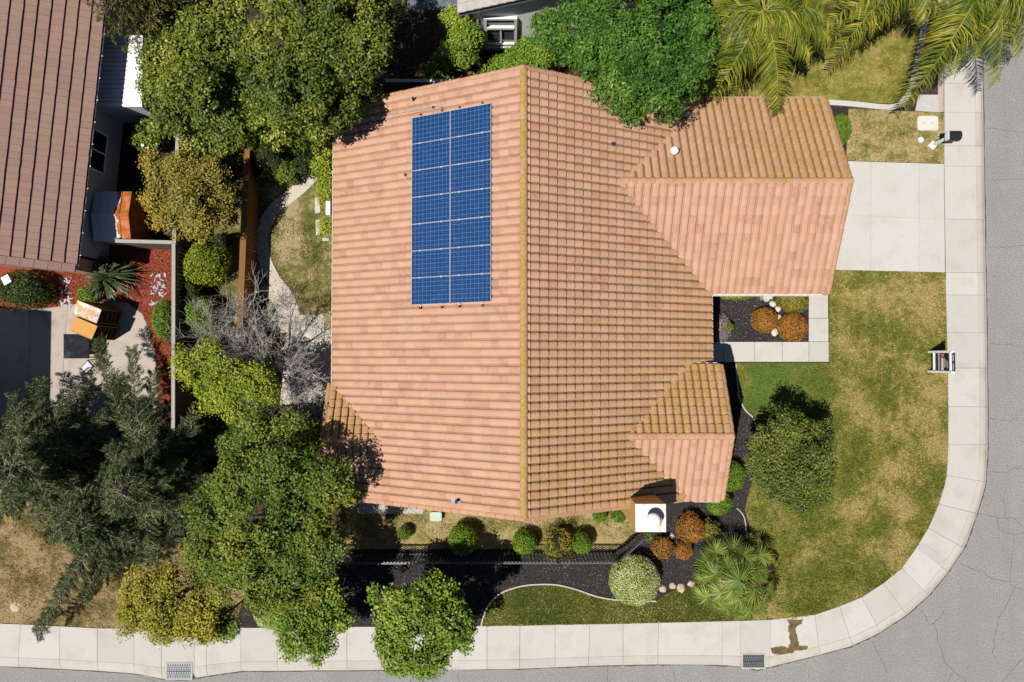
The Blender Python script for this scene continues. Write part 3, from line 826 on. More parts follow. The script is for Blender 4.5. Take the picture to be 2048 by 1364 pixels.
# solar array: 2 columns of 7 framed modules on the garden slope
def m_cells():
    m = Mat('solar_cells', .28, .45)
    sep = _n(m.nt, 'ShaderNodeSeparateXYZ'); m.L(m.objco(), sep.inputs[0])
    def line(coord, period, w, off=0.0):
        f = m.math('FRACT', m.math('ADD', m.math('DIVIDE', coord, period), off))
        return m.math('LESS_THAN', m.math('ABSOLUTE', m.math('SUBTRACT', f, .5)), w)
    gx_, gy_ = line(sep.outputs[0], .1605, .032, .5), line(sep.outputs[1], .1580, .032, .5)
    bus = m.math('MAXIMUM', line(sep.outputs[1], .0790, .030, .5), line(sep.outputs[1], .158 / 3, .03, .0))
    cellc = m.ramp(m.noise(6, 4, .7), [(.3, (.003, .024, .095)), (.55, (.005, .042, .15)), (.75, (.010, .07, .22))])
    cellc = m.mix(m.math('MULTIPLY', m.orand(), .35), cellc, (.010, .035, .16))
    c = m.mix(m.math('MULTIPLY', bus, .12), cellc, (.32, .42, .50))
    c = m.mix(m.math('MULTIPLY', m.math('MAXIMUM', gx_, gy_), .62), c, (.16, .30, .36))
    m.b.inputs['Coat Weight'].default_value = .25; m.b.inputs['Coat Roughness'].default_value = .08
    m.col(c); return m.m
M_CELL = m_cells()
M_ALU = plain('aluminium', (.55, .57, .60), .4, .05, metal=.3)
bL = Vector((cs, 0, sn)); nL = Vector((-sn, 0, cs)); aY = Vector((0, 1, 0))
pl = Vector((XL, 0, EZ)) + nL * .16
tl, br = on_plane(826, 236, pl, nL), on_plane(981, 604, pl, nL)
tr_, bl_ = on_plane(985, 205, pl, nL), on_plane(821, 610, pl, nL)
xa = ((tl + bl_) / 2 - pl).dot(bL); xb = ((tr_ + br) / 2 - pl).dot(bL)
y1 = (tl.y + tr_.y) / 2; y0 = (bl_.y + br.y) / 2
PW, PH = (xb - xa) / 2, (y1 - y0) / 7
ordn = ['topmost', 'second from the top', 'third from the top', 'middle, fourth from the top', 'third from the bottom', 'second from the bottom', 'bottom']
for c_ in range(2):
    for r_ in range(7):
        ctr = pl + bL * (xa + PW * (c_ + .5)) + aY * (y1 - PH * (r_ + .5) - pl.y)
        p = thing('solar_panel', 'blue solar panel, %s of the column %s' % (ordn[r_], 'nearer the garden eave' if c_ == 0 else 'nearer the roof ridge'), 'solar panel', (0, 0, 0), 'solar panels on the roof')
        ROOT.pop(p.name)
        p.matrix_world = Matrix((( bL.x, aY.x, nL.x, ctr.x), (bL.y, aY.y, nL.y, ctr.y), (bL.z, aY.z, nL.z, ctr.z), (0, 0, 0, 1)))
        w, h = PW - .02, PH - .012
        MB().box(0, 0, 0, w - .023, h - .019, .03).build('glass', M_CELL, p)
        f = MB()
        for s in (-1, 1):
            f.box(s * (w / 2 - .006), 0, .0, .012, h, .044); f.box(0, s * (h / 2 - .005), 0, w - .025, .010, .043)
        f.build('frame', M_ALU, p)
        for s in (-.28, .28):
            MB().box(s * w, -h / 2 - .01, .012, .05, .05, .034).build('clamp', M_ALU, p)
# rails carrying them, their feet and the conduit
for c_ in range(2):
    for s in (.22, .78):
        u = xa + PW * (c_ + s)
        q0 = pl + bL * u + nL * -.05; q0.y = y0 - .14
        q1 = q0.copy(); q1.y = y1 + .10
        r_ = MB().tube([q0, q1], .022, 4).build('mounting_rail', M_ALU, roof)
        MB().box(q0.x - .02, q0.y + .03, q0.z - .03, .06, .08, .14).build('rail_foot', M_VENT, roof)
        MB().box(q1.x - .02, q1.y - .03, q1.z - .03, .06, .06, .14).build('rail_foot', M_VENT, roof)
cpts = [slope_pt(512 + x / 3, y / 3, -1)[0] + nL * .11 for x, y in ((690, 718), (790, 698), (1075, 650), (1112, 640), (1124, 645), (1126, 668))]
cd = MB().tube(cpts, .018, 6).build('conduit', M_LEAD, roof)
for q in (cpts[1], cpts[2]): MB().box(q.x, q.y, q.z - .02, .1, .07, .1).build('conduit_clamp', M_VENT, cd)
# ================================================================== neighbouring houses
M_BTILE = Mat('brown_shake', .85, .25)
_r = M_BTILE.attr('tint')
_c = M_BTILE.ramp(_r, [(0, (.25, .150, .122)), (.35, (.27, .162, .135)), (.7, (.285, .175, .148)), (1, (.265, .165, .14))])
_c = M_BTILE.mix(M_BTILE.rng(M_BTILE.noise(5, 5, .7, stretch=(1, 7, 1)), .35, .7, 0, .45), _c, (.19, .115, .092))
_c = M_BTILE.mix(M_BTILE.rng(M_BTILE.noise(.8, 3), .5, .75, 0, .4), _c, (.27, .20, .11))
M_BTILE.col(_c).bump(M_BTILE.noise(30, 3, stretch=(1, 5, 1)), .3, .01); M_BTILE = M_BTILE.m
M_GWALL = plain('grey_stucco', (.46, .46, .46), .9, .06)
M_DARKGL = Mat('dark_glass', .08, .5); M_DARKGL.col((.02, .025, .03)); M_DARKGL = M_DARKGL.m
M_PINK = plain('pink_brick', (.50, .30, .24), .9, .15, 8)

nb = thing('brown_roof_house', 'neighbour house with brown shake roof and white gutter at the left edge', 'house', (-17.5, 8, 0))
ez = 2.9
e0, e1 = at(152, 531, ez), at(212, -20, ez)                   # eave, lower to upper end
ea = (e1 - e0).normalized()
e1 = e0 + ea * ((e1 - e0).length + 6)
inw = Vector((-ea.y, ea.x, 0))                               # up the slope, in plan
if inw.x > 0: inw = -inw
p4 = .36; up4 = (inw + Vector((0, 0, p4))).normalized(); n4 = ea.cross(up4); n4 = n4 if n4.z > 0 else -n4
RUN = 7.0
wl = MB(); w0 = e0 + inw * .55 + ea * .5; w1 = e1 + inw * .55
wl.prism([(w0.x, w0.y), (w1.x, w1.y), (w1 + inw * RUN).to_2d()[:], (w0 + inw * RUN).to_2d()[:]], -.1, ez + .1)
nwall = wl.build('wall', M_GWALL, nb)
dkk = MB(); q = [e0, e1, e1 + up4 * RUN, e0 + up4 * RUN]; slab(dkk, [p - n4 * .03 for p in q], .12)
nroof = dkk.build('roof', M_DECK, nb)
EXP, WID = .43, .26
cols = int((e1 - e0).length / WID); NT = []
for j in range(int(RUN / EXP)):
    for i in range(cols):
        u = i * WID; v_ = j * EXP
        o = e0 + ea * u + up4 * (v_ - .04)
        lift = trn.uniform(.0, .006); dv = trn.uniform(-.006, .006); g = trn.uniform(.002, .005)
        a0 = o + ea * g + up4 * dv; a1 = o + ea * (WID - g) + up4 * dv
        b0 = o + ea * g + up4 * (EXP + .06); b1_ = o + ea * (WID - g) + up4 * (EXP + .06)
        vs_ = [a0 + n4 * (.075 + lift), a1 + n4 * (.075 + lift), b1_ + n4 * .005, b0 + n4 * .005, a0 - n4 * .0, a1 - n4 * .0]
        fs = [(0, 1, 2, 3), (4, 5, 1, 0), (0, 3, 4, 4)[:3], (1, 5, 2)]
        c = o + ea * WID / 2
        NT.append(((c - Vector((0, 0, CAM_H))).length, vs_, fs, trn.random()))
NT.sort(key=lambda t: t[0])
def put_flat(items, name, m, par):
    v, f, ti = [], [], []
    for _, vs_, fs, r1 in items:
        k = len(v); v += [tuple(p) for p in vs_]; f += [tuple(i + k for i in q_) for q_ in fs]; ti += [r1] * len(vs_)
    o = obj(name, v, f, m, par); attr(o, 'tint', ti); return o
for t in NT[:280]: put_flat([t], 'shingle', M_BTILE, nroof)
put_flat(NT[280:], 'shingle_field', M_BTILE, nroof)['kind'] = 'stuff'
# trim tiles along the lower rake and the brick band below
for k in range(16):
    o = e0 + up4 * (.44 * k) - ea * .26
    put_flat([(0, [o + n4 * .11, o + ea * .30 + n4 * .11, o + ea * .30 + up4 * .43 + n4 * .10, o + up4 * .43 + n4 * .10, o - n4 * .05, o + up4 * .43 - n4 * .05, o + ea * .3, o + ea * .3 + up4 * .43],
                [(1, 0, 3, 2), (0, 4, 5, 3), (6, 4, 0, 1), (3, 5, 7, 2)], trn.random())], 'rake_shingle', M_BTILE, nroof)
MB().frame_box(e0 + inw * .6 - ea * .10 - Vector((0, 0, ez + .05)), inw * 6.4, ea * .5, (0, 0, ez)).build('brick_end', M_PINK, nb)
def gut2(p0, p1, out, m, par, r=.05):
    p0, p1 = Vector(p0), Vector(p1)
    o = MB().tube([p0, p1], r, 8).build('gutter', m, par, True); return o
g_ = gut2(e0 - inw * .03 - Vector((0, 0, .07)), e1 - inw * .03 - Vector((0, 0, .07)), -inw, plain('dark_gutter', (.10, .09, .085), .6), nb, .055)
gl = MB().tube([e0 - inw * .085 - Vector((0, 0, .03)), e1 - inw * .085 - Vector((0, 0, .03))], .012, 5).build('gutter_lip', M_GUT, nb)
for k in range(18):
    c = e0 + ea * (.4 + k * .85) - inw * .06
    MB().box(c.x, c.y, ez - .035, .14, .03, .03).build('gutter_bracket', M_GUT, nb)
# window in the wall facing the camera side
wc = at(193, 300, 1.7)
wd = (wc - w0).dot(ea); wp = w0 + ea * wd; wp.z = 0.0
fr_ = MB(); S2 = ea * .78
for s, l in ((-1, 0), (1, 0)):
    fr_.frame_box(wp + ea * (.78 * s - .04) - inw * .035 + Vector((0, 0, .95)), ea * .08, inw * .08, (0, 0, 1.26))
for z in (.95, 2.14): fr_.frame_box(wp - ea * .74 - inw * .035 + Vector((0, 0, z)), ea * 1.48, inw * .08, (0, 0, .07))
fr_.frame_box(wp - ea * .03 - inw * .03 + Vector((0, 0, 1.02)), ea * .06, inw * .07, (0, 0, 1.12))
wf = fr_.build('window', M_TRIM, nb)
for s in (-.74, .03): MB().frame_box(wp + ea * s - inw * .012 + Vector((0, 0, 1.02)), ea * .71, inw * .03, (0, 0, 1.12)).build('pane', M_DARKGL, wf)

# two-storey wing beyond the patio
wz = 6.0; wx = at(103, 700).x - .405 * wz; wy0, wy1 = at(100, 880).y - .25 * wz, at(100, 622).y - .25 * wz
MB().box(wx - 3.4, (wy0 + wy1) / 2, wz / 2 - .3, 6, wy1 - wy0 - .6, wz - .5).build('wing_wall', M_GWALL, nb)
wd_ = MB(); slab(wd_, [(wx, wy0, wz), (wx, wy1, wz), (wx - 3.4, wy1, wz + 1.2), (wx - 3.4, wy0, wz + 1.2)], .15); slab(wd_, [(wx - 6.8, wy1, wz), (wx - 6.8, wy0, wz), (wx - 3.4, wy0, wz + 1.2), (wx - 3.4, wy1, wz + 1.2)], .15)
wd_.build('wing_roof', M_BTILE, nb)

# white patio cover between the brown house and the trees
cz = 1.88
pc = thing('patio_cover', 'white ribbed metal patio cover beside the brown roof gutter', 'patio cover', (at(240, 150).x, at(240, 150).y, 0))
A_, B_ = at(284, 213, cz), at(288, 70, cz); C_ = Vector((A_.x - 2.6, A_.y, cz)); hgt = (B_ - A_).length
M_WMET = plain('white_sheet_metal', (.78, .79, .80), .45, .04)
cr = MB().frame_box((A_.x - 2.5, A_.y, cz - .10), (2.5, 0, 0), (0, hgt, 0), (0, 0, .08)).build('roof', M_WMET, pc)
nr = int(hgt / .17)
for k in range(nr): MB().box(A_.x - 1.25, A_.y + (k + .5) * hgt / nr, cz - .002, 2.5, hgt / nr * .80, .035).build('roof_rib', M_WMET, cr)
MB().frame_box((A_.x - 2.5, A_.y + .02, -.02), (2.42, 0, 0), (0, .06, 0), (0, 0, cz - .09)).build('end_wall', plain('bluish_siding', (.52, .56, .62), .7, .04), pc)
for k in range(3): MB().box(A_.x - .12, A_.y + .3 + k * hgt * .45, cz / 2 - .06, .09, .09, cz - .08).build('post', M_TRIM, pc)

# rusty metal shed
def m_rust():
    m = Mat('rusty_sheet', .75, .3)
    sx_ = _n(m.nt, 'ShaderNodeSeparateXYZ'); m.L(m.pos, sx_.inputs[0])
    grad = m.rng(sx_.outputs[0], at(215, 430, 2).x, at(240, 430, 2).x, -.12, .35)
    k = m.math('ADD', m.noise(1.8, 6, .65), grad)
    rust = m.ramp(m.noise(3.5, 5, .7), [(.3, (.17, .045, .012)), (.55, (.42, .115, .02)), (.75, (.55, .24, .11))])
    m.col(m.mix(m.rng(k, .5, .58), (.62, .64, .68), rust)); return m.m
M_RUST = m_rust()
sz0, sz1 = 1.50, 1.72
s0, s1 = at(188, 482, sz0), at(264, 383, sz0)
sh = thing('metal_shed', 'rust streaked white metal garden shed beside the brown roof house', 'shed', ((s0.x + s1.x) / 2, (s0.y + s1.y) / 2, 0))
ym = (s0.y + s1.y) / 2
MB().box((s0.x + s1.x) / 2, ym, sz0 / 2 - .03, s1.x - s0.x - .12, s1.y - s0.y - .12, sz0 - .04).build('wall', M_RUST, sh)
for sgn, ye in ((-1, s0.y), (1, s1.y)):
    nP = 4
    for k in range(nP):
        xa_ = s0.x + (s1.x - s0.x) * k / nP; xb_ = s0.x + (s1.x - s0.x) * (k + 1) / nP - .012
        MB().add([(xa_, ye, sz0), (xb_, ye, sz0), (xb_, ym, sz1), (xa_, ym, sz1), (xa_, ye, sz0 - .04), (xb_, ye, sz0 - .04), (xb_, ym, sz1 - .04), (xa_, ym, sz1 - .04)],
                 [(0, 1, 2, 3), (4, 7, 6, 5), (0, 4, 5, 1), (1, 5, 6, 2), (3, 7, 4, 0)] if sgn < 0 else [(3, 2, 1, 0), (5, 6, 7, 4), (1, 5, 4, 0), (2, 6, 5, 1), (0, 4, 7, 3)]).build('roof_panel', M_RUST, sh)
        MB().frame_box((xb_ - .012, ye, sz0 - .01), (.03, 0, 0), (0, ym - ye, sz1 - sz0), (0, 0, .035)).build('seam', M_RUST, sh)
MB().frame_box((s0.x, ym - .05, sz1 - .01), (s1.x - s0.x, 0, 0), (0, .1, 0), (0, 0, .03)).build('ridge_strip', M_RUST, sh)

# white house at the top edge
wy = at(1000, 100).y; wx0 = at(962, 60, 2.0).x
wh = thing('white_house', 'white stucco house with slider window at the top edge', 'house', (wx0 + 4, wy + 3, 0))
ly = wy - .32; lx = at(916, 22, 3.75).x; lz = 3.75
rz_ = lz + .42 * 6
M_WST = plain('white_stucco', (.86, .86, .86), .9, .03)
WW = 7.4; rz_ = lz + .42 * (wx0 + WW / 2 - lx); xr_ = wx0 + WW + (wx0 - lx)
MB().add([(wx0, wy, -.1), (wx0 + WW, wy, -.1), (wx0 + WW, wy, lz + .1), (wx0 + WW / 2, wy, rz_ - .1), (wx0, wy, lz + .1),
          (wx0, wy + 9, -.1), (wx0 + WW, wy + 9, -.1), (wx0 + WW, wy + 9, lz + .1), (wx0 + WW / 2, wy + 9, rz_ - .1), (wx0, wy + 9, lz + .1)],
         [(0, 1, 2, 3, 4), (9, 8, 7, 6, 5), (1, 0, 5, 6), (0, 4, 9, 5), (4, 3, 8, 9), (3, 2, 7, 8), (2, 1, 6, 7)]).build('wall', M_WST, wh)
M_WR = plain('weathered_shingle', (.40, .37, .34), .9, .12, 4)
rf_ = MB(); xm_ = wx0 + WW / 2; slab(rf_, [(lx, ly, lz), (lx, ly + 9.5, lz), (xm_, ly + 9.5, rz_), (xm_, ly, rz_)], .14); slab(rf_, [(xr_, ly, lz), (xr_, ly + 9.5, lz), (xm_, ly + 9.5, rz_), (xm_, ly, rz_)], .14)
wr = rf_.build('roof', M_DECK, wh)
for j in range(14):
    for i in range(14):
        o = Vector((lx + .30 * j, ly - .03 + i * .34, lz + .126 * j))
        put_flat([(0, [o + Vector((-.02, .005, .06)), o + Vector((-.02, .335, .06)), o + Vector((.34, .335, .155)), o + Vector((.34, .005, .155)), o + Vector((-.02, .005, -.01)), o + Vector((-.02, .335, -.01)), o + Vector((.34, .005, .12))],
                    [(0, 3, 2, 1), (4, 0, 1, 5), (4, 6, 3, 0)], trn.random())], 'shingle', M_WR, wr)
for k in range(5):
    c = Vector((lx + .35 + k * .62, ly + .06, lz + .147 + k * .26 - .2))
    MB().box(c.x, c.y, c.z, .36, .04, .10).build('rake_block', M_TRIM, wh)
MB().frame_box((lx, ly + .02, lz - .32), (xm_ - lx, 0, rz_ - lz), (0, .04, 0), (0, 0, .17)).build('fascia', plain('slate_trim', (.25, .28, .33), .8), wh)
MB().tube([(wx0 - .35, ly + .25, lz - .2), (wx0 - .1, wy - .08, lz - .7), (wx0 - .05, wy - .08, 0)], .045, 8).build('downspout', M_TRIM, wh, True)
wl_, wr_ = at(969, 60, 1.8).x, at(1034, 60, 1.8).x
wfm = MB()
for x in (wl_, wr_ - .11): wfm.box(x + .055, wy - .05, 1.78, .11, .14, 2.2)
for z in (.72, 2.83): wfm.box((wl_ + wr_) / 2, wy - .05, z, wr_ - wl_ - .224, .14, .12)
wfm.box((wl_ + wr_) / 2, wy - .055, 2.12, wr_ - wl_ - .226, .16, .14); wfm.box((wl_ + wr_) / 2, wy - .045, 1.42, .06, .10, 1.25)
wfm.box((wl_ + wr_) / 2, wy - .06, .50, wr_ - wl_ + .02, .16, .10)
wfo = wfm.build('window', M_TRIM, wh)
M_GLS = Mat('window_glass', .06, .5); M_GLS.col(M_GLS.ramp(M_GLS.noise(2.5, 3, stretch=(.5, 1, 4)), [(.35, (.05, .055, .06)), (.65, (.14, .14, .13))])); M_GLS = M_GLS.m
xm = (wl_ + wr_) / 2
MB().box((wl_ + .11 + xm - .03) / 2, wy - .015, 1.42, xm - .03 - wl_ - .12, .02, 1.25).build('pane', M_GLS, wfo)
MB().box((wr_ - .11 + xm + .03) / 2, wy - .015, 1.42, wr_ - xm - .15, .02, 1.25).build('pane', M_GLS, wfo)
MB().box(xm, wy - .015, 2.47, wr_ - wl_ - .23, .02, .57).build('pane', M_GLS, wfo)
# tarped lean-to behind it
tp_ = thing('garden_tarp', 'dark grey tarp stretched between the olive tree and white house', 'tarp', (at(850, 10, 1).x, at(850, 10, 1).y, 0))
tm = MB(); tv, tf = [], []
for i in range(7):
    for j in range(5):
        p = at(815 + i * 17, -60 + j * 20, 1.2 + .12 * math.sin(i * 1.9 + j)); tv.append(tuple(p))
        if i < 6 and j < 4: a = i * 5 + j; tf.append((a, a + 5, a + 6, a + 1))
obj('sheet', tv, tf, plain('tarp_grey', (.12, .14, .16), .4, .3, 3), tp_, True)
for i in (0, 6):
    for j in (0, 4):
        p = Vector(tv[i * 5 + j]); MB().tube([(p.x, p.y, 0), p], .025, 6).build('pole', M_LEAD, tp_)

# ================================================================== fences
def board_fence(name, label, a, b, h, mb_, cap_m, capw=.14, bw=.145, both=False, group='wooden garden fences'):
    a, b = Vector((*a, 0)), Vector((*b, 0)); d = b - a; L_ = d.length; d.normalize(); nrm = Vector((-d.y, d.x, 0))
    t = thing(name, label, 'fence', (a.x, a.y, 0), group)
    k = int(L_ / bw); me = None
    for i in range(k):
        c = a + d * (i + .5) * L_ / k
        o = MB().frame_box(c - d * (L_ / k / 2 - .004) - nrm * (.012 + (i % 2) * .004) - Vector((0, 0, .02)), d * (L_ / k - .008), nrm * .02, (0, 0, h + rnd.uniform(-.012, .0)))
        o.build('board', mb_, t)
    for z in (.35, h - .25): MB().frame_box(a + nrm * .014 + Vector((0, 0, z)), d * L_, nrm * .045, (0, 0, .09)).build('rail', mb_, t)
    n = max(1, int(round(L_ / 2.4)))
    for i in range(n + 1):
        c = a + d * (L_ * i / n); MB().frame_box(c - d * .045 + nrm * .06 - Vector((0, 0, .02)), d * .09, nrm * .09, (0, 0, h)).build('post', mb_, t)
    for i in range(n):
        MB().frame_box(a + d * (L_ * i / n + .003) - nrm * capw * .35 + Vector((0, 0, h + .004)), d * (L_ / n - .006), nrm * capw, (0, 0, .035)).build('cap_board', cap_m, t)
    return t
def m_wood(name, a_, b_, c_):
    m = Mat(name, .85, .2)
    m.col(m.mix(m.rng(m.noise(3, 5, .7, stretch=(6, 1, 6)), .3, .7), m.ramp(m.noise(9, 5, .7, stretch=(4, 1, 4)), [(.3, a_), (.6, b_), (.8, c_)]), b_)); return m.m
M_GREYW = m_wood('weathered_wood', (.22, .20, .18), (.36, .34, .31), (.5, .47, .43))
M_GREYB = m_wood('weathered_board', (.10, .08, .065), (.17, .14, .115), (.25, .21, .17))
M_ORW = m_wood('cedar_stain', (.14, .065, .022), (.22, .105, .035), (.30, .16, .065))
FH = 1.75
def P2(x, y, z): p = at(x, y, z); return (p.x, p.y)
board_fence('grey_fence', 'weathered grey board fence beside the bronze tree and shed', P2(350, 488, FH), P2(358, 230, FH), FH, M_GREYB, M_GREYW)
board_fence('grey_fence', 'weathered grey board fence along the red bark bed', P2(348, 870, FH), P2(349, 487, FH), FH, M_GREYB, M_GREYW)
board_fence('grey_fence', 'short grey board fence crossing below the rusty shed', P2(231, 483, FH), P2(346, 486, FH), FH, M_GREYB, M_GREYW)
board_fence('cedar_fence', 'orange stained wooden fence with a broad cap along the garden path', P2(479, 720, 1.3), P2(496, 300, 1.3), 1.3, M_ORW, M_ORW, .24)
board_fence('grey_fence', 'pale capped side fence above the tiled roof', P2(770, 162, 1.7), P2(960, 164, 1.7), 1.7, M_GREYB, plain('pale_cap', (.6, .58, .53), .8), .12)

# black iron picket fence with its angled gate by the chimney
M_IRON = plain('black_iron', (.012, .012, .014), .45, .1, spec=.5)
M_RAIL_GLINT = plain('iron_rail_glint', (.10, .105, .12), .35, .1, spec=.6)  # upper rails: bluish glint of the black iron painted in as a paler colour
def iron(name, label, pts, h, group):
    t = thing(name, label, 'fence', (*pts[0], 0), group)
    for k in range(len(pts) - 1):
        a, b = Vector((*pts[k], 0)), Vector((*pts[k + 1], 0)); d = b - a; L_ = d.length; d.normalize(); nrm = Vector((-d.y, d.x, 0))
        for z in (.15, h - .22, h - .04):
            MB().frame_box(a - nrm * .015 + Vector((0, 0, z)), d * L_, nrm * .03, (0, 0, .035)).build('rail', M_RAIL_GLINT if z > 1 else M_IRON, t)
        n = int(L_ / .14)
        for i in range(1, n):
            c = a + d * (L_ * i / n); MB().box(c.x, c.y, h / 2, .028, .028, h - .02, math.atan2(d.y, d.x)).build('picket', M_IRON, t)
        m = max(1, int(round(L_ / 2.2)))
        for i in range(m + 1):
            c = a + d * (L_ * i / m); MB().box(c.x, c.y, h / 2 + .03, .055, .055, h + .08, math.atan2(d.y, d.x)).build('post', M_IRON, t)
IH = 1.5
ia = [P2(640, 1128, IH), P2(1236, 1127, IH)]
iron('iron_fence', 'long black iron picket fence along the black mulch bed', ia, IH, 'iron fencing')
iron('iron_gate', 'short angled iron fence panel joining the chimney corner', [P2(1240, 1124, IH), P2(1290, 1078, IH)], IH, 'iron fencing')

# ================================================================== street furniture and yard things
# mailbox
mbx = at(1864, 291)
ml = thing('mailbox', 'black mailbox on a white post at the sidewalk edge', 'mailbox', (mbx.x, mbx.y, 0))
M_WPL = plain('white_plastic', (.82, .82, .80), .5, .03); M_BLK = plain('mailbox_black', (.018, .02, .026), .4, .1)
MB().lathe((mbx.x, mbx.y, 0), [(.20, 0), (.20, .06), (.17, .10), (.12, .12)], 4).build('base', M_WPL, ml)
MB().box(mbx.x, mbx.y, .55, .10, .10, 1.0).build('post', M_WPL, ml)
tb = MB(); prof = [(-.2, 0), (.2, 0), (.2, .15), (.15, .26), (0, .31), (-.15, .26), (-.2, .15)]
bx0, bx1 = mbx.x - .10, mbx.x + .38
MB().box((bx0 + bx1) / 2, mbx.y + .02, 1.04, .5, .2, .05).build('arm', M_WPL, ml)
tb.add([(bx0, mbx.y + .02 + y, 1.07 + z) for y, z in prof] + [(bx1, mbx.y + .02 + y, 1.07 + z) for y, z in prof], [tuple(range(7))[::-1], tuple(range(7, 14))] + [(i, (i + 1) % 7, 7 + (i + 1) % 7, 7 + i) for i in range(7)])
mbo = tb.build('box', M_BLK, ml)
MB().box(bx0 - .012, mbx.y + .02, 1.19, .02, .36, .22).build('door', M_WPL, mbo)
MB().box(mbx.x + .1, mbx.y - .19, 1.22, .16, .012, .05).build('flag', plain('flag_red', (.5, .03, .02), .5), mbo)

# yard sign on its white frame
sg0, sg1 = at(1857, 704), at(1857, 743); SHT = 1.55
sgn_ = thing('yard_sign', 'white framed real estate yard sign standing at the lawn edge', 'sign', (sg0.x, (sg0.y + sg1.y) / 2, 0))
M_SW = plain('sign_white', (.86, .86, .85), .45, .02)
for p in (sg0, sg1):
    po = MB().box(p.x, p.y, SHT / 2, .09, .09, SHT).build('post', M_SW, sgn_)
    MB().lathe((p.x, p.y, SHT), [(.07, 0), (.07, .03), (.045, .05), (.05, .10), (.01, .13)], 10).build('finial', M_SW, po)
yc = (sg0.y + sg1.y) / 2; wid = sg0.y - sg1.y
MB().box(sg0.x, yc, SHT - .10, .08, wid + .12, .10).build('top_rail', M_SW, sgn_)
MB().box(sg0.x, yc, .36, .06, wid - .095, .06).build('bottom_rail', M_SW, sgn_)
pan = MB().box(sg0.x, yc, .93, .03, wid - .10, .96).build('panel', plain('sign_black', (.012, .013, .018), .4), sgn_)
def strip(z0, z1, ya, yb, c, nm):
    MB().box(sg0.x - .0175, yc + (ya + yb) / 2 * wid, (z0 + z1) / 2, .006, abs(yb - ya) * wid, z1 - z0).build(nm, plain('print_' + nm, c, .5, .05), pan)
strip(.47, .50, -.43, .43, (.55, .56, .62), 'white_line'); strip(.53, .66, -.42, .42, (.015, .03, .075), 'navy_band')
strip(.68, .75, -.43, .43, (.75, .55, .58), 'pink_band'); strip(.755, .85, -.43, .43, (.16, .02, .035), 'maroon_band')
strip(.86, 1.0, -.42, .20, (.68, .70, .75), 'pale_band'); strip(.87, 1.03, .25, .40, (.48, .24, .17), 'portrait')
for k, (ya, yb) in enumerate(((-.3, .2), (-.25, .12), (-.32, .05))): strip(1.06 + k * .09, 1.085 + k * .09, ya, yb, (.5, .52, .56), 'lettering')
rd = MB().box(sg0.x, yc, SHT + .06, .03, wid - .06, .17).build('rider_panel', plain('rider_black', (.02, .025, .04), .4), sgn_)
for y_, l_ in ((.2, .32), (-.22, .3)): MB().box(sg0.x - .017, yc + y_ * wid, SHT + .06, .006, l_ * wid, .055).build('lettering', plain('rider_print', (.6, .66, .74), .5), rd)

# utility lids and boxes
M_LID = m_concrete('lid_concrete', (.60, .58, .53), (.62, .60, .55), (.46, .42, .36), .4)
def rrect(cx, cy, w, h, r, n=5):
    out = []
    for qx, qy, a0 in ((1, 1, 0), (-1, 1, 90), (-1, -1, 180), (1, -1, 270)):
        for k in range(n + 1):
            a = math.radians(a0 + 90 * k / n); out.append((cx + qx * (w / 2 - r) + r * math.cos(a), cy + qy * (h / 2 - r) + r * math.sin(a)))
    return out
c = at(1854.5, 247); t = thing('utility_cover', 'pale rounded concrete utility lid in the dry grass above the mailbox', 'utility lid', (c.x, c.y, 0))
MB().prism(rrect(c.x, c.y, .88, .62, .12), -.05, .045).build('collar', M_LID, t); lid = MB().prism(rrect(c.x, c.y, .78, .52, .09), .0, .052).build('lid', M_LID, t)
for s in (-.18, .18): MB().box(c.x + s, c.y, .052, .07, .02, .006).build('pick_hole', M_VENT, lid)
c = at(1856, 212); t = thing('meter_vault', 'grey meter box lid in a white concrete surround below the palm frond', 'utility box', (c.x, c.y, 0))
MB().prism([G2(*p) for p in [(1830, 222), (1876, 225), (1876, 190), (1836, 190)]], -.03, .035).build('surround', M_WALK, t)
MB().prism([G2(*p) for p in [(1840, 216), (1871, 217), (1871, 204), (1842, 203)]], .0, .046).build('lid', plain('vault_grey', (.42, .43, .43), .8), t)
c = at(1841, 280); t = thing('valve_cover', 'small round pale blue valve lid in the dry grass by the mailbox', 'valve lid', (c.x, c.y, 0))
MB().lathe((c.x, c.y, -.02), [(.13, 0), (.13, .055), (.11, .065)], 20).build('ring', M_LID, t, False); MB().lathe((c.x, c.y, .0), [(.10, 0), (.10, .05), (.06, .054)], 20).build('lid', plain('lid_blue', (.5, .62, .64), .6), t)
c = at(873, 1030); t = thing('utility_pedestal', 'pale green rounded utility box in the side yard under the rake', 'utility box', (c.x, c.y, 0))
M_PGRN = plain('pale_green_box', (.40, .52, .44), .55, .05)
MB().prism(rrect(c.x, c.y, .46, .34, .08), -.03, .26).build('body', M_PGRN, t); MB().prism(rrect(c.x, c.y, .49, .37, .09), .262, .30).build('lid', M_PGRN, t)
c = at(1527, 590); t = thing('utility_pedestal', 'grey green electrical box under the garage gutter', 'utility box', (c.x, c.y, 0))
MB().box(c.x, c.y, .2, .34, .42, .44, .1).build('body', M_PGRN, t); MB().box(c.x, c.y, .435, .37, .45, .03, .1).build('lid', M_PGRN, t)
c = at(664, 420, 1.0); t = thing('meter_cabinet', 'small white meter cabinet on the garden wall under the gutter', 'meter box', (c.x, c.y, 0))
MB().box(c.x - .05, c.y, 1.0, .16, .55, .8).build('cabinet', M_TRIM, t); MB().box(c.x - .14, c.y, 1.0, .02, .5, .74).build('door', M_TRIM, t)

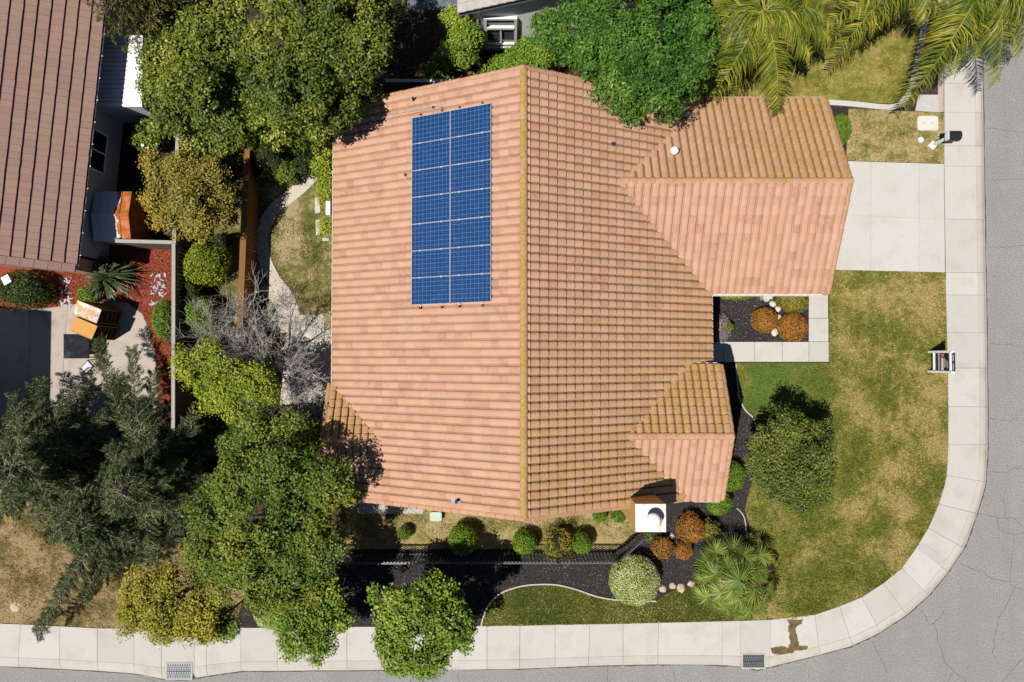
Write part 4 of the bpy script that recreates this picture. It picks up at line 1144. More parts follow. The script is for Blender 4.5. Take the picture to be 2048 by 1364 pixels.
# storm drain grates in the gutter
M_GRATE = plain('grate_steel', (.20, .215, .24), .5, .1, metal=.4)
def drain(px, py, w, h, label):
    c = at(px, py, .03); t = thing('storm_drain', label, 'drain grate', (c.x, c.y, 0), 'storm drains')
    MB().box(c.x, c.y, -.04, w, h, .14).build('pit', M_VENT, t)
    f = MB()
    for s in (-1, 1): f.box(c.x + s * (w / 2 + .03), c.y, -.05, .06, h + .12, .18); f.box(c.x, c.y + s * (h / 2 + .03), -.05, w - .004, .06, .178)
    f.build('frame', M_CURB, t)
    for k in range(8):
        y = c.y - h / 2 + h * (k + .5) / 8; MB().box(c.x, y, .041, w, .014, .012).build('bar', M_GRATE, t)
    for k in range(10):
        x = c.x - w / 2 + w * (k + .5) / 10
        for s in (-1, 1): MB().frame_box((x - s * .045, c.y - h / 2, .032), (.014, 0, 0), (s * .09, h, 0), (0, 0, .01)).build('cross_bar', M_GRATE, t)
drain(1507, 1322, .88, .52, 'steel storm drain grate in the curb near the wet stain')
drain(358, 1342, 1.0, .60, 'steel storm drain grate in the curb below the golden tree')

# boulders and flat stones
def rock(px, py, r, h, label, m, seed, name='boulder', group='pale stones'):
    rr = random.Random(seed); c = at(px, py); t = MB(); vs_, fs = [], []; N, K = 5, 9
    for i in range(N + 1):
        ph = PI / 2 * i / N
        for k in range(K):
            a = 2 * PI * k / K; q_ = r * math.cos(ph) * rr.uniform(.82, 1.15) + .004
            vs_.append((c.x + q_ * math.cos(a), c.y + q_ * math.sin(a), h * math.sin(ph) * rr.uniform(.85, 1.1) - .02))
    for i in range(N):
        for k in range(K): fs.append((i * K + k, i * K + (k + 1) % K, (i + 1) * K + (k + 1) % K, (i + 1) * K + k))
    fs.append(tuple(N * K + k for k in range(K)))
    t.add(vs_, fs); return tag(t.build(name, m), label, 'stone', group)
M_ROCK = plain('pale_rock', (.48, .38, .29), .9, .12, 5); M_WROCK = plain('white_rock', (.62, .56, .50), .9, .1, 5)
for i, (x, y, r, lab) in enumerate([(1545, 608, .14, 'white courtyard stone nearest the garage gutter'), (1556, 618, .13, 'white courtyard stone, second from the garage gutter'), (1558, 634, .10, 'narrow white courtyard stone between the two ball shrubs'),
                                    (1549, 664, .17, 'large white courtyard stone below the two ball shrubs'), (1343, 1072, .13, 'round white stone between chimney and red shrub'), (1338, 1090, .08, 'small tan stone between the red shrubs')]):
    rock(x, y, r, .16, lab, M_WROCK, 40 + i)
for i, (x, y, r, lab) in enumerate([(1325, 1178, .16, 'tan flat stone touching the variegated dome'), (1345, 1172, .15, 'tan flat stone, second from the variegated dome'), (1362, 1177, .2, 'largest pale flat stone at the lawn edge'), (1382, 1168, .15, 'tan flat stone nearest the fan palm'),
                                    (1533, 597, .16, 'tan courtyard stone beside the electrical box'), (1541, 590, .15, 'tan courtyard stone under the gutter'), (30, 1215, .22, 'white rock in the straw slope near the sidewalk')]):
    rock(x, y, r, .09, lab, M_ROCK, 60 + i, 'flat_stone')

# ---- patio furniture next door
M_OAK = m_wood('oak_veneer', (.42, .20, .05), (.56, .30, .09), (.62, .36, .12)); M_DOAK = m_wood('bookcase_side', (.16, .07, .025), (.26, .12, .04), (.34, .17, .06))
def m_paint():
    m = Mat('painted_top', .6, .3)
    v = _n(m.nt, 'ShaderNodeTexVoronoi'); v.inputs['Scale'].default_value = 9; m.L(m.pos, v.inputs['Vector'])
    hs = _n(m.nt, 'ShaderNodeHueSaturation'); hs.inputs['Saturation'].default_value = .55; hs.inputs['Value'].default_value = .9; m.L(v.outputs['Color'], hs.inputs['Color'])
    m.col(m.mix(m.rng(m.noise(3, 4), .42, .55, 0, .85), (.56, .30, .09), hs.outputs[0])); return m.m
M_PAINT = m_paint()
def bookcase(label, px4, h, topm):
    w = [Vector((*P2(*p, h), 0)) for p in px4]
    o, a, b = w[3], w[2] - w[3], w[0] - w[3]                  # long edge a, short edge b
    t = thing('bookcase', label, 'bookcase', (o.x, o.y, 0), 'wooden bookcases on the patio')
    an, bn = a.normalized(), b.normalized(); Z = Vector((0, 0, 1))
    MB().frame_box(o + Z * (h - .04), a, b, Z * .04).build('top', topm, t)
    for s in (0, 1): MB().frame_box(o + bn * ((b.length - .03) * s), a * .98, bn * .03, Z * (h - .045)).build('side', M_DOAK, t)
    MB().frame_box(o + bn * .032, an * .02, bn * (b.length - .064), Z * (h - .045)).build('back', M_DOAK, t)
    MB().frame_box(o + bn * .032 + an * a.length * .5, an * .02, bn * (b.length - .064), Z * (h - .045)).build('divider', M_DOAK, t)
    for k in range(5): MB().frame_box(o + bn * .033 + an * .025 + Z * (.05 + k * (h - .15) / 5), an * (a.length * .95 - .03), bn * (b.length - .066), Z * .025).build('shelf', M_DOAK, t)
    for s in (0, 1): MB().frame_box(o + Z * (h + .0) + bn * ((b.length - .02) * s), a, bn * .02, Z * .015).build('lip', M_OAK, t)
bookcase('tall wooden bookcase with a paint splashed top on the patio', [(155, 600), (207, 619), (193, 647), (145, 628)], 1.6, M_PAINT)
bookcase('tall wooden bookcase with a plain orange top beside the dark table', [(150, 633), (196, 651), (183, 679), (138, 660)], 1.6, M_OAK)
M_SLATE = Mat('slate_top', .9, .08); M_SLATE.col(M_SLATE.ramp(M_SLATE.noise(2.5, 6, .65), [(.35, (.012, .014, .017)), (.55, (.022, .025, .03)), (.75, (.075, .082, .09))])); M_SLATE = M_SLATE.m
q = [P2(*p, .74) for p in [(127, 668), (178, 668), (178, 717), (127, 717)]]
t = thing('patio_table', 'square dark slate topped table on the patio', 'table', ((q[0][0] + q[2][0]) / 2, (q[0][1] + q[2][1]) / 2, 0))
MB().prism(q, .70, .74).build('top', M_SLATE, t)
for i in range(4):
    x = q[i][0] + ((q[0][0] + q[2][0]) / 2 - q[i][0]) * .12; y = q[i][1] + ((q[0][1] + q[2][1]) / 2 - q[i][1]) * .12
    MB().box(x, y, .35, .05, .05, .70).build('leg', M_IRON, t)
sq = [Vector((*P2(*p, .62), .62)) for p in [(162, 736), (176, 720), (188, 733), (173, 747)]]
t = thing('patio_chair', 'black framed stool chair with pale seat beside the dark table', 'chair', (sum(p.x for p in sq) / 4, sum(p.y for p in sq) / 4, 0))
cxy = sum(sq, Vector()) / 4
MB().prism([((p - cxy) * .86 + cxy).to_2d()[:] for p in sq], .62, .66).build('seat', plain('seat_grey', (.45, .50, .55), .5, .1), t)
sf = MB()
for i in range(4): sf.tube([sq[i], sq[(i + 1) % 4]], .02, 6)
sf.build('seat_frame', M_IRON, t)
for i in range(4):
    f_ = (sq[i] - cxy) * 1.15 + cxy; f_.z = 0
    MB().tube([f_, sq[i]], .016, 6).build('leg', M_IRON, t)
br_ = MB()
for z in (.22, .42):
    for i in range(4):
        k_ = 1.15 - .15 * z / .62; a_, b_ = (sq[i] - cxy) * k_ + cxy, (sq[(i + 1) % 4] - cxy) * k_ + cxy; a_.z = b_.z = z; br_.tube([a_, b_], .01, 5)
br_.build('stretcher', M_IRON, t)
d_ = (sq[0] - sq[3]).normalized()
bk_ = MB(); 
for p in (sq[2], sq[3]): bk_.tube([p, p + Vector((.02, -.05, .45))], .015, 6)
bk_.tube([sq[2] + Vector((.02, -.05, .45)), sq[3] + Vector((.02, -.05, .45))], .02, 6); bk_.tube([sq[2] + Vector((.01, -.03, .28)), sq[3] + Vector((.01, -.03, .28))], .012, 6)
bk_.build('backrest', M_IRON, t)
# terracotta pot and pale slate pieces on the red bark
c = at(208, 588); t = thing('clay_pot', 'small terracotta pot beside the spiky plant', 'pot', (c.x, c.y, 0))
MB().lathe((c.x, c.y, 0), [(.09, 0), (.13, .2), (.145, .2), (.145, .24), (.12, .24), (.10, .16)], 16).build('pot', plain('terracotta', (.42, .17, .08), .85), t, True)
def flag_group(px, py, n, spx, spy, seed, lab):
    rr = random.Random(seed); m = MB()
    for k in range(n):
        x, y = px + rr.uniform(-spx, spx), py + rr.uniform(-spy, spy); c = at(x, y); a = rr.uniform(0, 6.28); L_ = rr.uniform(.08, .2)
        m.box(c.x, c.y, .02 + k * .0007, L_, L_ * rr.uniform(.25, .5), .02, a)
    tag(m.build('slate_shards', M_SHARD), lab, None, None, 'stuff')
M_SHARD = plain('slate_shard', (.36, .36, .39), .7, .25, 6)
flag_group(318, 572, 34, 14, 22, 1, 'pale slate shards on the red bark beside the fence'); flag_group(132, 585, 40, 12, 30, 2, 'pale slate shards on the red bark near the olive bush'); flag_group(318, 606, 10, 16, 4, 3, 'row of slate shards at the shrub foot')
M_PAPER = plain('white_paper', (.8, .8, .78), .6, .03)
c = at(15, 560, 1.25); t = thing('garden_ornament', 'small white two panelled ornament in the olive bush below the brown roof', 'ornament', (c.x, c.y, 0))
MB().box(c.x, c.y, 1.2, .2, .26, .2, .5).build('box', M_TRIM, t); MB().tube([(c.x, c.y, 0), (c.x, c.y, 1.1)], .02, 6).build('pole', M_TRIM, t)
for s in (-1, 1): MB().box(c.x + s * .075 * math.cos(.5), c.y + s * .075 * math.sin(.5), 1.325, .16, .34, .02, .5).build('roof_board', M_WPL, t)
# ================================================================== vegetation
NR = np.random.default_rng(5)
def unit(a):
    return a / np.maximum(1e-9, np.linalg.norm(a, axis=-1, keepdims=True))
def wob(p, seed, f):
    """cheap smooth noise in space, about -1..1"""
    r = np.random.default_rng(seed)
    s = np.zeros(len(p))
    for _ in range(5):
        k = r.normal(size=3) * f; ph = r.uniform(0, 6.28)
        s += np.sin(p @ k + ph)
    return s / 3.0
def leaf_quads(c, nrm, size, aspect, rng, along=None, curl=.15):
    """one rhombic leaf per centre, facing nrm"""
    n = len(c)
    nrm = unit(nrm)
    t = rng.normal(size=(n, 3)) if along is None else along + rng.normal(size=(n, 3)) * .35
    t = unit(t - nrm * np.sum(t * nrm, 1, keepdims=True))
    b = np.cross(nrm, t)
    s = (size * rng.uniform(.65, 1.3, n))[:, None]
    v = np.empty((n, 4, 3))
    v[:, 0] = c - t * s * .5
    v[:, 1] = c + b * s * aspect * .5 + nrm * s * curl
    v[:, 2] = c + t * s * .5 - nrm * s * curl * .6
    v[:, 3] = c - b * s * aspect * .5 + nrm * s * curl
    return v.reshape(-1, 3), np.arange(n * 4).reshape(n, 4)
def crown_leaves(lobes, n, size, aspect, rng, per=52, rs=.34, thr=-1.0, nf=2.4, flat=.85, low=-.25, seed=1, up=.75, sig=None):
    """lobes: [(centre, radius)]; rounded sprays of leaves (radius rs) set on the lobes' skins, gaps between them"""
    C = np.array([tuple(l[0]) for l in lobes]); R = np.array([l[1] for l in lobes])
    k = int(n / per * 2.2)
    w = R ** 2 / np.sum(R ** 2)
    idx = rng.choice(len(R), k, p=w)
    d = unit(rng.normal(size=(k, 3)))
    bad = d[:, 2] < low
    d[bad, 2] *= -1
    rad = np.maximum(.05, R[idx] * (.50 + .5 * rng.random(k) ** .5) - rs * .5)
    lump = 1 + .12 * wob(d * 1.0 + C[idx], seed, 3.2)
    p = C[idx] + d * (rad * lump)[:, None] * np.array([1, 1, flat])
    dist = np.linalg.norm((p[:, None, :] - C[None]) / np.array([1, 1, flat]), axis=2) / R[None]
    keep = (dist.min(1) > .35) & (wob(p, seed + 3, nf) > thr)
    p, d = p[keep], d[keep]
    m = min(len(p), int(n / per)); p, d = p[:m], d[:m]
    r_ = rs * rng.uniform(.55, 1.35, m)
    e = unit(rng.normal(size=(m * per, 3)) + np.repeat(d, per, 0) * .6 + np.array([0, 0, .35]))
    t = rng.random(m * per) ** .45
    c = np.repeat(p, per, 0) + e * (np.repeat(r_, per) * t)[:, None] * np.array([1, 1, .75])
    nn = e * .65 + np.array([-.15, -.1, up]) + rng.normal(size=(m * per, 3)) * .36
    return leaf_quads(c, nn, size, aspect, rng)
M_BARK = m_soil('bark', (.06, .045, .035), (.13, .10, .08), (.22, .18, .14), 12)
M_BARK2 = m_soil('grey_bark', (.20, .18, .16), (.40, .37, .34), (.62, .59, .55), 12)
def limbs(t, base, tips, r0, m=M_BARK, fork=.45):
    """trunk to the fork, then one tapered limb to each tip"""
    base = Vector(base); top = sum((Vector(p) for p in tips), Vector()) / len(tips)
    fk = base.lerp(top, fork); fk.x = base.x * .75 + fk.x * .25; fk.y = base.y * .75 + fk.y * .25
    mb = MB(); mb.tube([base - Vector((0, 0, .05)), base + Vector((0, 0, .15)), base.lerp(fk, .6) + Vector((.03, -.03, 0)), fk], [r0 * 1.35, r0 * 1.05, r0 * .85, r0 * .7], 9)
    tr = mb.build('trunk', m, t, True)
    for q in tips:
        q = Vector(q); mid = fk.lerp(q, .5) + Vector((rnd.uniform(-.15, .15), rnd.uniform(-.15, .15), .15))
        MB().tube([fk - Vector((0, 0, .1)), mid, q], [r0 * .5, r0 * .32, r0 * .1], 6).build('limb', m, tr, True)
def tree(name, label, cat, base_px, lobes_px, n, size, aspect, m, r0=.12, group=None, bark=None, seed=1, **kw):
    """lobes_px: [(px, py, radius px, height of lobe centre)]"""
    rng = np.random.default_rng(seed)
    zr = random.Random(seed * 3 + 1)
    n = int(n * 1.25); lobes = []
    for x, y, r, z in lobes_px:
        z = z + zr.uniform(-.8, .8) * min(1, z / 4)
        lobes.append((at(x, y, z), r * mpp(z) * zr.uniform(.94, 1.10)))
    b = at(*base_px)
    t = thing(name, label, cat, (b.x, b.y, 0), group)
    v, f = crown_leaves(lobes, n, size, aspect, rng, seed=seed, **kw)
    obj('crown', v, f, m, t)
    tips = sorted(lobes, key=lambda l: -l[1])[:7]
    limbs(t, b, [l[0] for l in tips], r0, bark or M_BARK)
    return t
def shrub(name, label, px, py, rpx, h, n, size, m, group=None, aspect=.55, squash=None, seed=1, z0=0.0, sx=1.0, sy=1.0, thr=-1.4, rough=.08, cat='shrub', flowers=None):
    """clipped or loose round shrub standing on the ground: px, py, rpx are its outline in the photo"""
    rng = np.random.default_rng(seed)
    zc = h * .5; c = at(px, py, zc); r = rpx * mpp(zc)
    t = thing(name, label, cat, (c.x, c.y, z0), group)
    k = int(n * 1.15)
    d = unit(rng.normal(size=(k, 3))); d[d[:, 2] < -.55, 2] *= -1
    lump = 1 + rough * wob(d, seed, 3.0) + rough * .7 * wob(d, seed + 9, 7.0)
    rad = (.80 + .22 * rng.random(k) ** .6) * lump
    p = np.array(c) + d * rad[:, None] * np.array([r * sx, r * sy, h * .52])
    keep = wob(p, seed + 5, 7.0) > thr
    p, d = p[keep][:n], d[keep][:n]
    v, f = leaf_quads(p, d * .8 + np.array([0, 0, .35]) + rng.normal(size=p.shape) * .5, size, aspect, rng)
    fo = obj('foliage', v, f, m, t)
    core = MB()
    prof = [(r * .25, -h * .5), (r * .66, -h * .28), (r * .78, 0), (r * .66, h * .28), (r * .3, h * .42)]
    v2 = []
    core.lathe((0, 0, 0), prof, 12)
    core.v = [(c.x + x * sx, c.y + y * sy, c.z + z) for x, y, z in core.v]
    core.build('stems', M_TWIG, t)
    if flowers:
        fm, fn, fs = flowers
        q = rng.choice(len(p), fn)
        v, f = leaf_quads(p[q] + d[q] * .05, d[q] + np.array([0, 0, .6]), fs, .9, rng)
        obj('blossoms', v, f, fm, t)
    return t
M_TWIG = m_soil('twig_core', (.012, .012, .006), (.025, .024, .012), (.045, .04, .02), 14)

LF = leafmat
L_OLIVE = LF('olive_leaf', [(0, (.012, .030, .004)), (.3, (.05, .088, .009)), (.58, (.14, .175, .017)), (.82, (.29, .31, .038)), (1, (.56, .52, .15))], .5)
L_BIG = LF('laurel_leaf', [(0, (.014, .045, .006)), (.3, (.062, .12, .011)), (.58, (.14, .185, .019)), (.82, (.27, .265, .030)), (1, (.42, .34, .07))], .35)
L_CAMPHOR = LF('camphor_leaf', [(0, (.010, .045, .005)), (.35, (.04, .115, .012)), (.7, (.105, .21, .024)), (1, (.30, .40, .09))], .5)
L_MAPLE = LF('maple_leaf', [(0, (.025, .06, .006)), (.35, (.095, .17, .013)), (.68, (.21, .29, .024)), (1, (.40, .44, .06))], .6)
L_YEL = LF('yellowing_leaf', [(0, (.05, .075, .007)), (.3, (.17, .18, .015)), (.6, (.33, .29, .022)), (1, (.56, .45, .06))], .5)
L_AUT = LF('bronze_leaf', [(0, (.04, .05, .010)), (.3, (.14, .145, .02)), (.6, (.29, .245, .035)), (.86, (.44, .30, .05)), (1, (.50, .23, .05))], .55)
L_LIME = LF('lime_leaf', [(0, (.035, .075, .006)), (.35, (.14, .20, .012)), (.72, (.33, .37, .024)), (1, (.56, .54, .07))], .7)
L_DARK = LF('dusky_leaf', [(0, (.008, .022, .006)), (.4, (.030, .06, .012)), (.75, (.085, .115, .018)), (1, (.20, .20, .04))], .7)
L_LAWNT = LF('lawn_tree_leaf', [(0, (.020, .042, .006)), (.35, (.07, .10, .012)), (.72, (.165, .185, .026)), (1, (.34, .32, .08))], .8)
L_BALL = LF('clipped_leaf', [(0, (0.044, 0.110, 0.009)), (.45, (0.110, 0.209, 0.013)), (.8, (0.220, 0.319, 0.022)), (1, (0.396, 0.440, 0.055))], 1.5)
L_VARI = LF('variegated_leaf', [(0, (.15, .22, .035)), (.35, (.36, .43, .12)), (.7, (.62, .66, .28)), (1, (.80, .80, .48))], 1.6)
L_RED = LF('nandina_leaf', [(0, (.08, .08, .014)), (.3, (.24, .13, .02)), (.6, (.42, .165, .025)), (.85, (.52, .20, .04)), (1, (.55, .36, .14))], 2.5)
L_CON = LF('conifer_needle', [(0, (.012, .024, .008)), (.35, (.052, .078, .028)), (.7, (.16, .195, .072)), (1, (.47, .48, .26))], .9, .1)
L_CON2 = LF('cypress_needle', [(0, (.018, .03, .006)), (.4, (.07, .085, .014)), (.75, (.19, .18, .035)), (1, (.34, .29, .08))], .6, .1)
L_FROND = LF('queen_frond', [(0, (.025, .048, .005)), (.32, (.085, .13, .011)), (.6, (.20, .215, .020)), (.84, (.42, .35, .035)), (1, (.62, .44, .06))], .55, .15)
L_FAN = LF('fan_frond', [(0, (.02, .05, .008)), (.35, (.085, .145, .02)), (.7, (.22, .265, .045)), (1, (.46, .47, .15))], .7, .15)
L_LAV = LF('lavender_grey', [(0, (.16, .13, .13)), (.5, (.32, .27, .26)), (1, (.48, .42, .4))], 2)
L_AGA = LF('strap_leaf', [(0, (.012, .025, .010)), (.5, (.035, .06, .02)), (.85, (.09, .12, .04)), (1, (.28, .27, .06))], 2, .1, .35)

# ---- broadleaf trees (outline lobes: x px, y px, radius px, height)
tree('olive_green_tree', 'tall olive green broadleaf tree overhanging the top corner of the tiled roof', 'tree', (640, 160),
     [(505, 30, 75, 5), (600, 25, 80, 5.6), (700, 30, 80, 5.2), (770, 25, 45, 4.4), (560, 105, 75, 5.6), (650, 105, 80, 6), (735, 105, 60, 5.0), (600, 180, 75, 5.4), (690, 175, 60, 5.2),
      (560, 240, 62, 4.4), (640, 235, 55, 4.4), (720, 190, 42, 4.6), (690, 225, 36, 4.4), (520, 170, 50, 4.8), (470, 60, 50, 4.6), (650, -60, 90, 5.4), (540, -50, 80, 5)],
     42000, .115, .55, L_OLIVE, .19, seed=3, thr=-.62)
tree('olive_green_tree', 'olive green broadleaf tree beside the white patio cover, right of the dark cypress', 'tree', (440, 200),
     [(345, 120, 55, 4.0), (325, 190, 46, 3.6), (385, 170, 60, 4.6), (450, 130, 55, 4.6), (430, 210, 58, 4.4), (350, 240, 45, 3.6), (480, 220, 45, 4.2), (410, 60, 50, 4.2), (320, 150, 36, 3.4),
      (460, 270, 42, 3.4), (390, 280, 36, 3.0), (520, 265, 38, 3.2), (310, 110, 26, 3.2)], 29000, .115, .55, L_OLIVE, .15, seed=8, thr=-.65)
tree('camphor_tree', 'dense bright green tree spreading over the tiled roof valley', 'tree', (1235, 110),
     [(1100, 60, 42, 5.0), (1160, 60, 60, 5.6), (1250, 35, 75, 6.2), (1345, 40, 62, 6.0), (1390, 100, 44, 5.6), (1195, 110, 62, 5.8), (1290, 110, 78, 6.4), (1365, 130, 55, 5.8), (1240, 175, 52, 5.8),
      (1320, 185, 52, 5.8), (1265, 215, 40, 5.5), (1330, 215, 26, 5.3), (1300, 228, 26, 5.3), (1375, 170, 34, 5.4), (1120, 110, 28, 4.8), (1390, 40, 40, 5.6), (1200, -40, 70, 6), (1310, -50, 80, 6)],
     40000, .15, .34, L_CAMPHOR, .2, seed=5, thr=-.6, up=.35)
tree('bronze_tree', 'small yellow bronze tinged tree beside the rusty shed', 'tree', (400, 400),
     [(320, 350, 36, 2.6), (370, 345, 42, 3.0), (420, 350, 36, 2.8), (330, 400, 46, 2.8), (390, 400, 50, 3.4), (440, 385, 28, 2.6), (340, 445, 36, 2.6), (395, 450, 36, 2.8), (445, 425, 24, 2.2), (300, 320, 22, 2.2)],
     13000, .09, .55, L_AUT, .09, seed=12)
tree('lime_tree', 'yellow green leafy tree between garden fence and the bare tree', 'tree', (490, 760),
     [(370, 735, 30, 2.4), (420, 715, 34, 2.6), (455, 760, 44, 3.0), (510, 765, 42, 3.0), (540, 790, 30, 2.6), (430, 790, 40, 2.8), (480, 815, 40, 3.0), (395, 760, 30, 2.4), (530, 740, 26, 2.4), (360, 705, 20, 2.0)],
     12000, .085, .6, L_LIME, .08, seed=17)
tree('laurel_tree', 'broad dark green tree shading the lower garden corner of the tiled roof', 'tree', (620, 1010),
     [(520, 880, 52, 4.0), (585, 860, 42, 4.0), (640, 905, 50, 4.2), (570, 940, 70, 5.0), (655, 970, 60, 4.8), (480, 960, 60, 4.6), (430, 1020, 55, 4.4), (520, 1020, 75, 5.4), (610, 1040, 75, 5.4),
      (670, 1040, 46, 4.4), (420, 1095, 58, 4.4), (500, 1100, 70, 5.2), (590, 1120, 70, 5.0), (650, 1100, 48, 4.4), (460, 1155, 52, 4.4), (540, 1170, 56, 4.6), (610, 1175, 44, 4.0), (690, 985, 30, 4.0), (400, 1140, 40, 4), (470, 890, 36, 3.8)],
     44000, .10, .6, L_BIG, .2, seed=21, thr=-.75)
tree('yellowing_tree', 'golden yellow street tree overhanging the sidewalk next to the conifer', 'tree', (365, 1185),
     [(290, 1180, 44, 3.4), (340, 1170, 42, 3.6), (275, 1225, 38, 3.2), (335, 1225, 50, 3.8), (395, 1220, 46, 3.8), (360, 1260, 30, 3.2), (320, 1262, 26, 3.0), (405, 1262, 26, 3.2), (250, 1250, 18, 2.8)],
     12000, .095, .6, L_YEL, .09, 'street trees', seed=25)
tree('street_tree', 'smaller green maple between the golden tree and bright maple, over the sidewalk', 'tree', (640, 1210),
     [(625, 1225, 52, 3.4), (575, 1240, 34, 3.0), (680, 1235, 30, 3.0), (600, 1275, 40, 3.2), (650, 1190, 40, 3.0), (645, 1280, 32, 3.0), (590, 1295, 20, 2.8), (635, 1306, 16, 2.8), (445, 1255, 34, 2.8), (430, 1215, 30, 3.0)][:8],
     10500, .10, .7, L_MAPLE, .08, 'street trees', seed=31)
tree('street_tree', 'green maple with a low crown joining golden tree at the sidewalk edge', 'tree', (450, 1225),
     [(430, 1225, 36, 2.8), (455, 1250, 26, 2.6), (420, 1262, 20, 2.6)], 4200, .095, .7, L_MAPLE, .06, 'street trees', seed=32)
tree('street_tree', 'bright green maple leaning over the curb in front of the black mulch', 'tree', (860, 1200),
     [(835, 1215, 62, 3.6), (785, 1215, 42, 3.2), (880, 1190, 42, 3.2), (870, 1160, 22, 2.8), (900, 1250, 50, 3.6), (840, 1275, 62, 3.8), (785, 1275, 38, 3.2), (800, 1320, 36, 3.2), (870, 1315, 36, 3.2), (925, 1275, 26, 3.0), (780, 1345, 16, 2.8), (750, 1190, 18, 2.6), (835, 1340, 18, 3)],
     17000, .105, .72, L_MAPLE, .1, 'street trees', seed=36)
tree('lawn_tree', 'round dark green tree standing in the corner lawn with its shadow behind', 'tree', (1545, 895),
     [(1580, 865, 44, 2.6), (1535, 890, 36, 2.4), (1630, 885, 38, 2.5), (1570, 920, 60, 3.0), (1630, 935, 46, 2.8), (1520, 935, 32, 2.4), (1580, 975, 46, 2.7), (1635, 980, 34, 2.5), (1540, 970, 36, 2.4), (1600, 1005, 26, 2.4), (1650, 855, 18, 2.2), (1560, 830, 18, 2.3)],
     23000, .085, .6, L_LAWNT, .1, seed=41)
tree('corner_vine', 'leafy climbing bush on the corner of the white house', 'bush', (925, 105),
     [(905, 45, 26, 1.8), (930, 75, 30, 2.0), (900, 90, 22, 1.6), (930, 110, 24, 1.6), (880, 125, 18, 1.0), (870, 150, 16, .8), (900, 150, 14, .8)], 6500, .10, .6, L_MAPLE, .05, seed=44)
tree('rose_hedge', 'leafy bush with pale blossoms under the white house window', 'bush', (1040, 120),
     [(1005, 130, 22, 1.2), (1040, 118, 28, 1.5), (1080, 110, 30, 1.6), (1060, 95, 20, 1.6), (1100, 90, 20, 1.6), (975, 140, 14, .8)], 6000, .09, .6, L_BALL, .05, seed=46)
tree('hedge_bush', 'tall light green hedge bush against the garden gutter', 'bush', (655, 330),
     [(655, 265, 22, 2.0), (650, 300, 22, 2.0), (648, 335, 24, 1.9), (655, 370, 18, 1.6), (660, 240, 18, 2.0)], 6000, .085, .6, L_LIME, .05, seed=48)
tree('hedge_bush', 'low yellow green hedge bush around the stepping stones', 'bush', (655, 440),
     [(648, 395, 14, .8), (652, 425, 14, .7), (658, 455, 16, .8), (655, 480, 13, .6)], 3500, .07, .6, L_LIME, .03, seed=49)

# ---- clipped and loose shrubs
S = shrub
S('round_shrub', 'yellow green ball shrub between the two wooden fences', 412, 527, 44, 1.7, 5200, .075, L_LIME, 'garden shrubs', seed=2, rough=.1)
S('round_shrub', 'loose pale green shrub between the fences beside the bare tree', 405, 632, 38, 1.5, 3600, .075, L_MAPLE, 'garden shrubs', seed=3, rough=.14)
S('fence_shrub', 'tall bright green shrub pressed against the grey fence', 332, 640, 26, 1.4, 4200, .06, L_BALL, 'garden shrubs', seed=4, sx=.85, sy=1.65)
S('fine_shrub', 'fine leaved olive shrub between the big tree and hedge', 592, 272, 36, 1.9, 4200, .06, L_BALL, 'garden shrubs', seed=6, rough=.1)
M_ROSE = plain('red_petal', (.45, .02, .03), .5); M_WHITE = plain('white_petal', (.8, .78, .72), .5)
S('rose_bush', 'dark rose bush with small red blossoms by the garden path', 535, 320, 42, 1.1, 3600, .08, L_DARK, 'rose bushes', seed=7, rough=.25, flowers=(M_ROSE, 22, .07), thr=-.6)
S('rose_bush', 'dark rose bush under the big olive tree, nearest the hedge', 610, 330, 24, 1.0, 2000, .08, L_DARK, 'rose bushes', seed=9, rough=.25, thr=-.6)
S('flower_bush', 'green bush with white blossoms by the neighbour house wall', 300, 275, 34, 1.3, 2800, .08, L_MAPLE, 'rose bushes', seed=10, rough=.25, flowers=(M_WHITE, 16, .13), thr=-.5)
S('flower_bush', 'sparse bush with white blossoms by the side fence of tiled house', 868, 150, 22, .9, 1500, .08, L_MAPLE, 'rose bushes', seed=11, rough=.3, flowers=(M_WHITE, 14, .12), thr=-.3)
S('dry_bush', 'straw coloured low bush with pale blossoms below the white house', 950, 140, 24, .8, 1800, .08, L_AUT, seed=13, rough=.3, flowers=(M_WHITE, 10, .15), thr=-.3)
S('neighbour_bush', 'wide olive bush beside the dark patio, below the brown roof', 50, 580, 50, 1.2, 5000, .075, L_DARK, seed=14, rough=.12, sx=1.15, sy=.75)
S('neighbour_bush', 'small green bush under the strap leaved plant by the bookcases', 178, 590, 22, .7, 1600, .06, L_MAPLE, seed=15, rough=.12)
for px, py, r, h, lab, sd in [(926, 1078, 29, 1.15, 'clipped ball shrub by the iron fence, largest of the row under the roof', 51), (1050, 1086, 25, 1.0, 'clipped ball shrub second from the chimney, by the iron fence', 52),
                              (1163, 1085, 22, 1.1, 'darker clipped ball shrub nearest the chimney', 53), (810, 1065, 14, .6, 'smallest clipped ball shrub beside the pale green utility box', 54)]:
    S('ball_shrub', lab, px, py, r, h, int(r * r * 5), .055, L_BALL, 'clipped balls along the iron fence', seed=sd, rough=.06)
S('fence_bush', 'ragged reddish bush beside the darker ball shrub at the iron fence', 1118, 1088, 34, 1.2, 2600, .065, L_AUT, seed=55, rough=.22, thr=-.5)
S('variegated_shrub', 'big pale variegated dome shrub in the black mulch by the lawn', 1269, 1160, 50, 1.25, 11000, .055, L_VARI, 'variegated shrubs', seed=56, rough=.03)
S('variegated_shrub', 'pale variegated shrub half hidden under the street maples', 545, 1222, 34, 1.2, 4500, .055, L_VARI, 'variegated shrubs', seed=57, rough=.05)
S('nandina_shrub', 'rusty red shrub nearest the lawn tree shadow, largest of the red three', 1381, 1056, 29, .9, 3600, .06, L_RED, 'red shrubs by the chimney', seed=58, rough=.1)
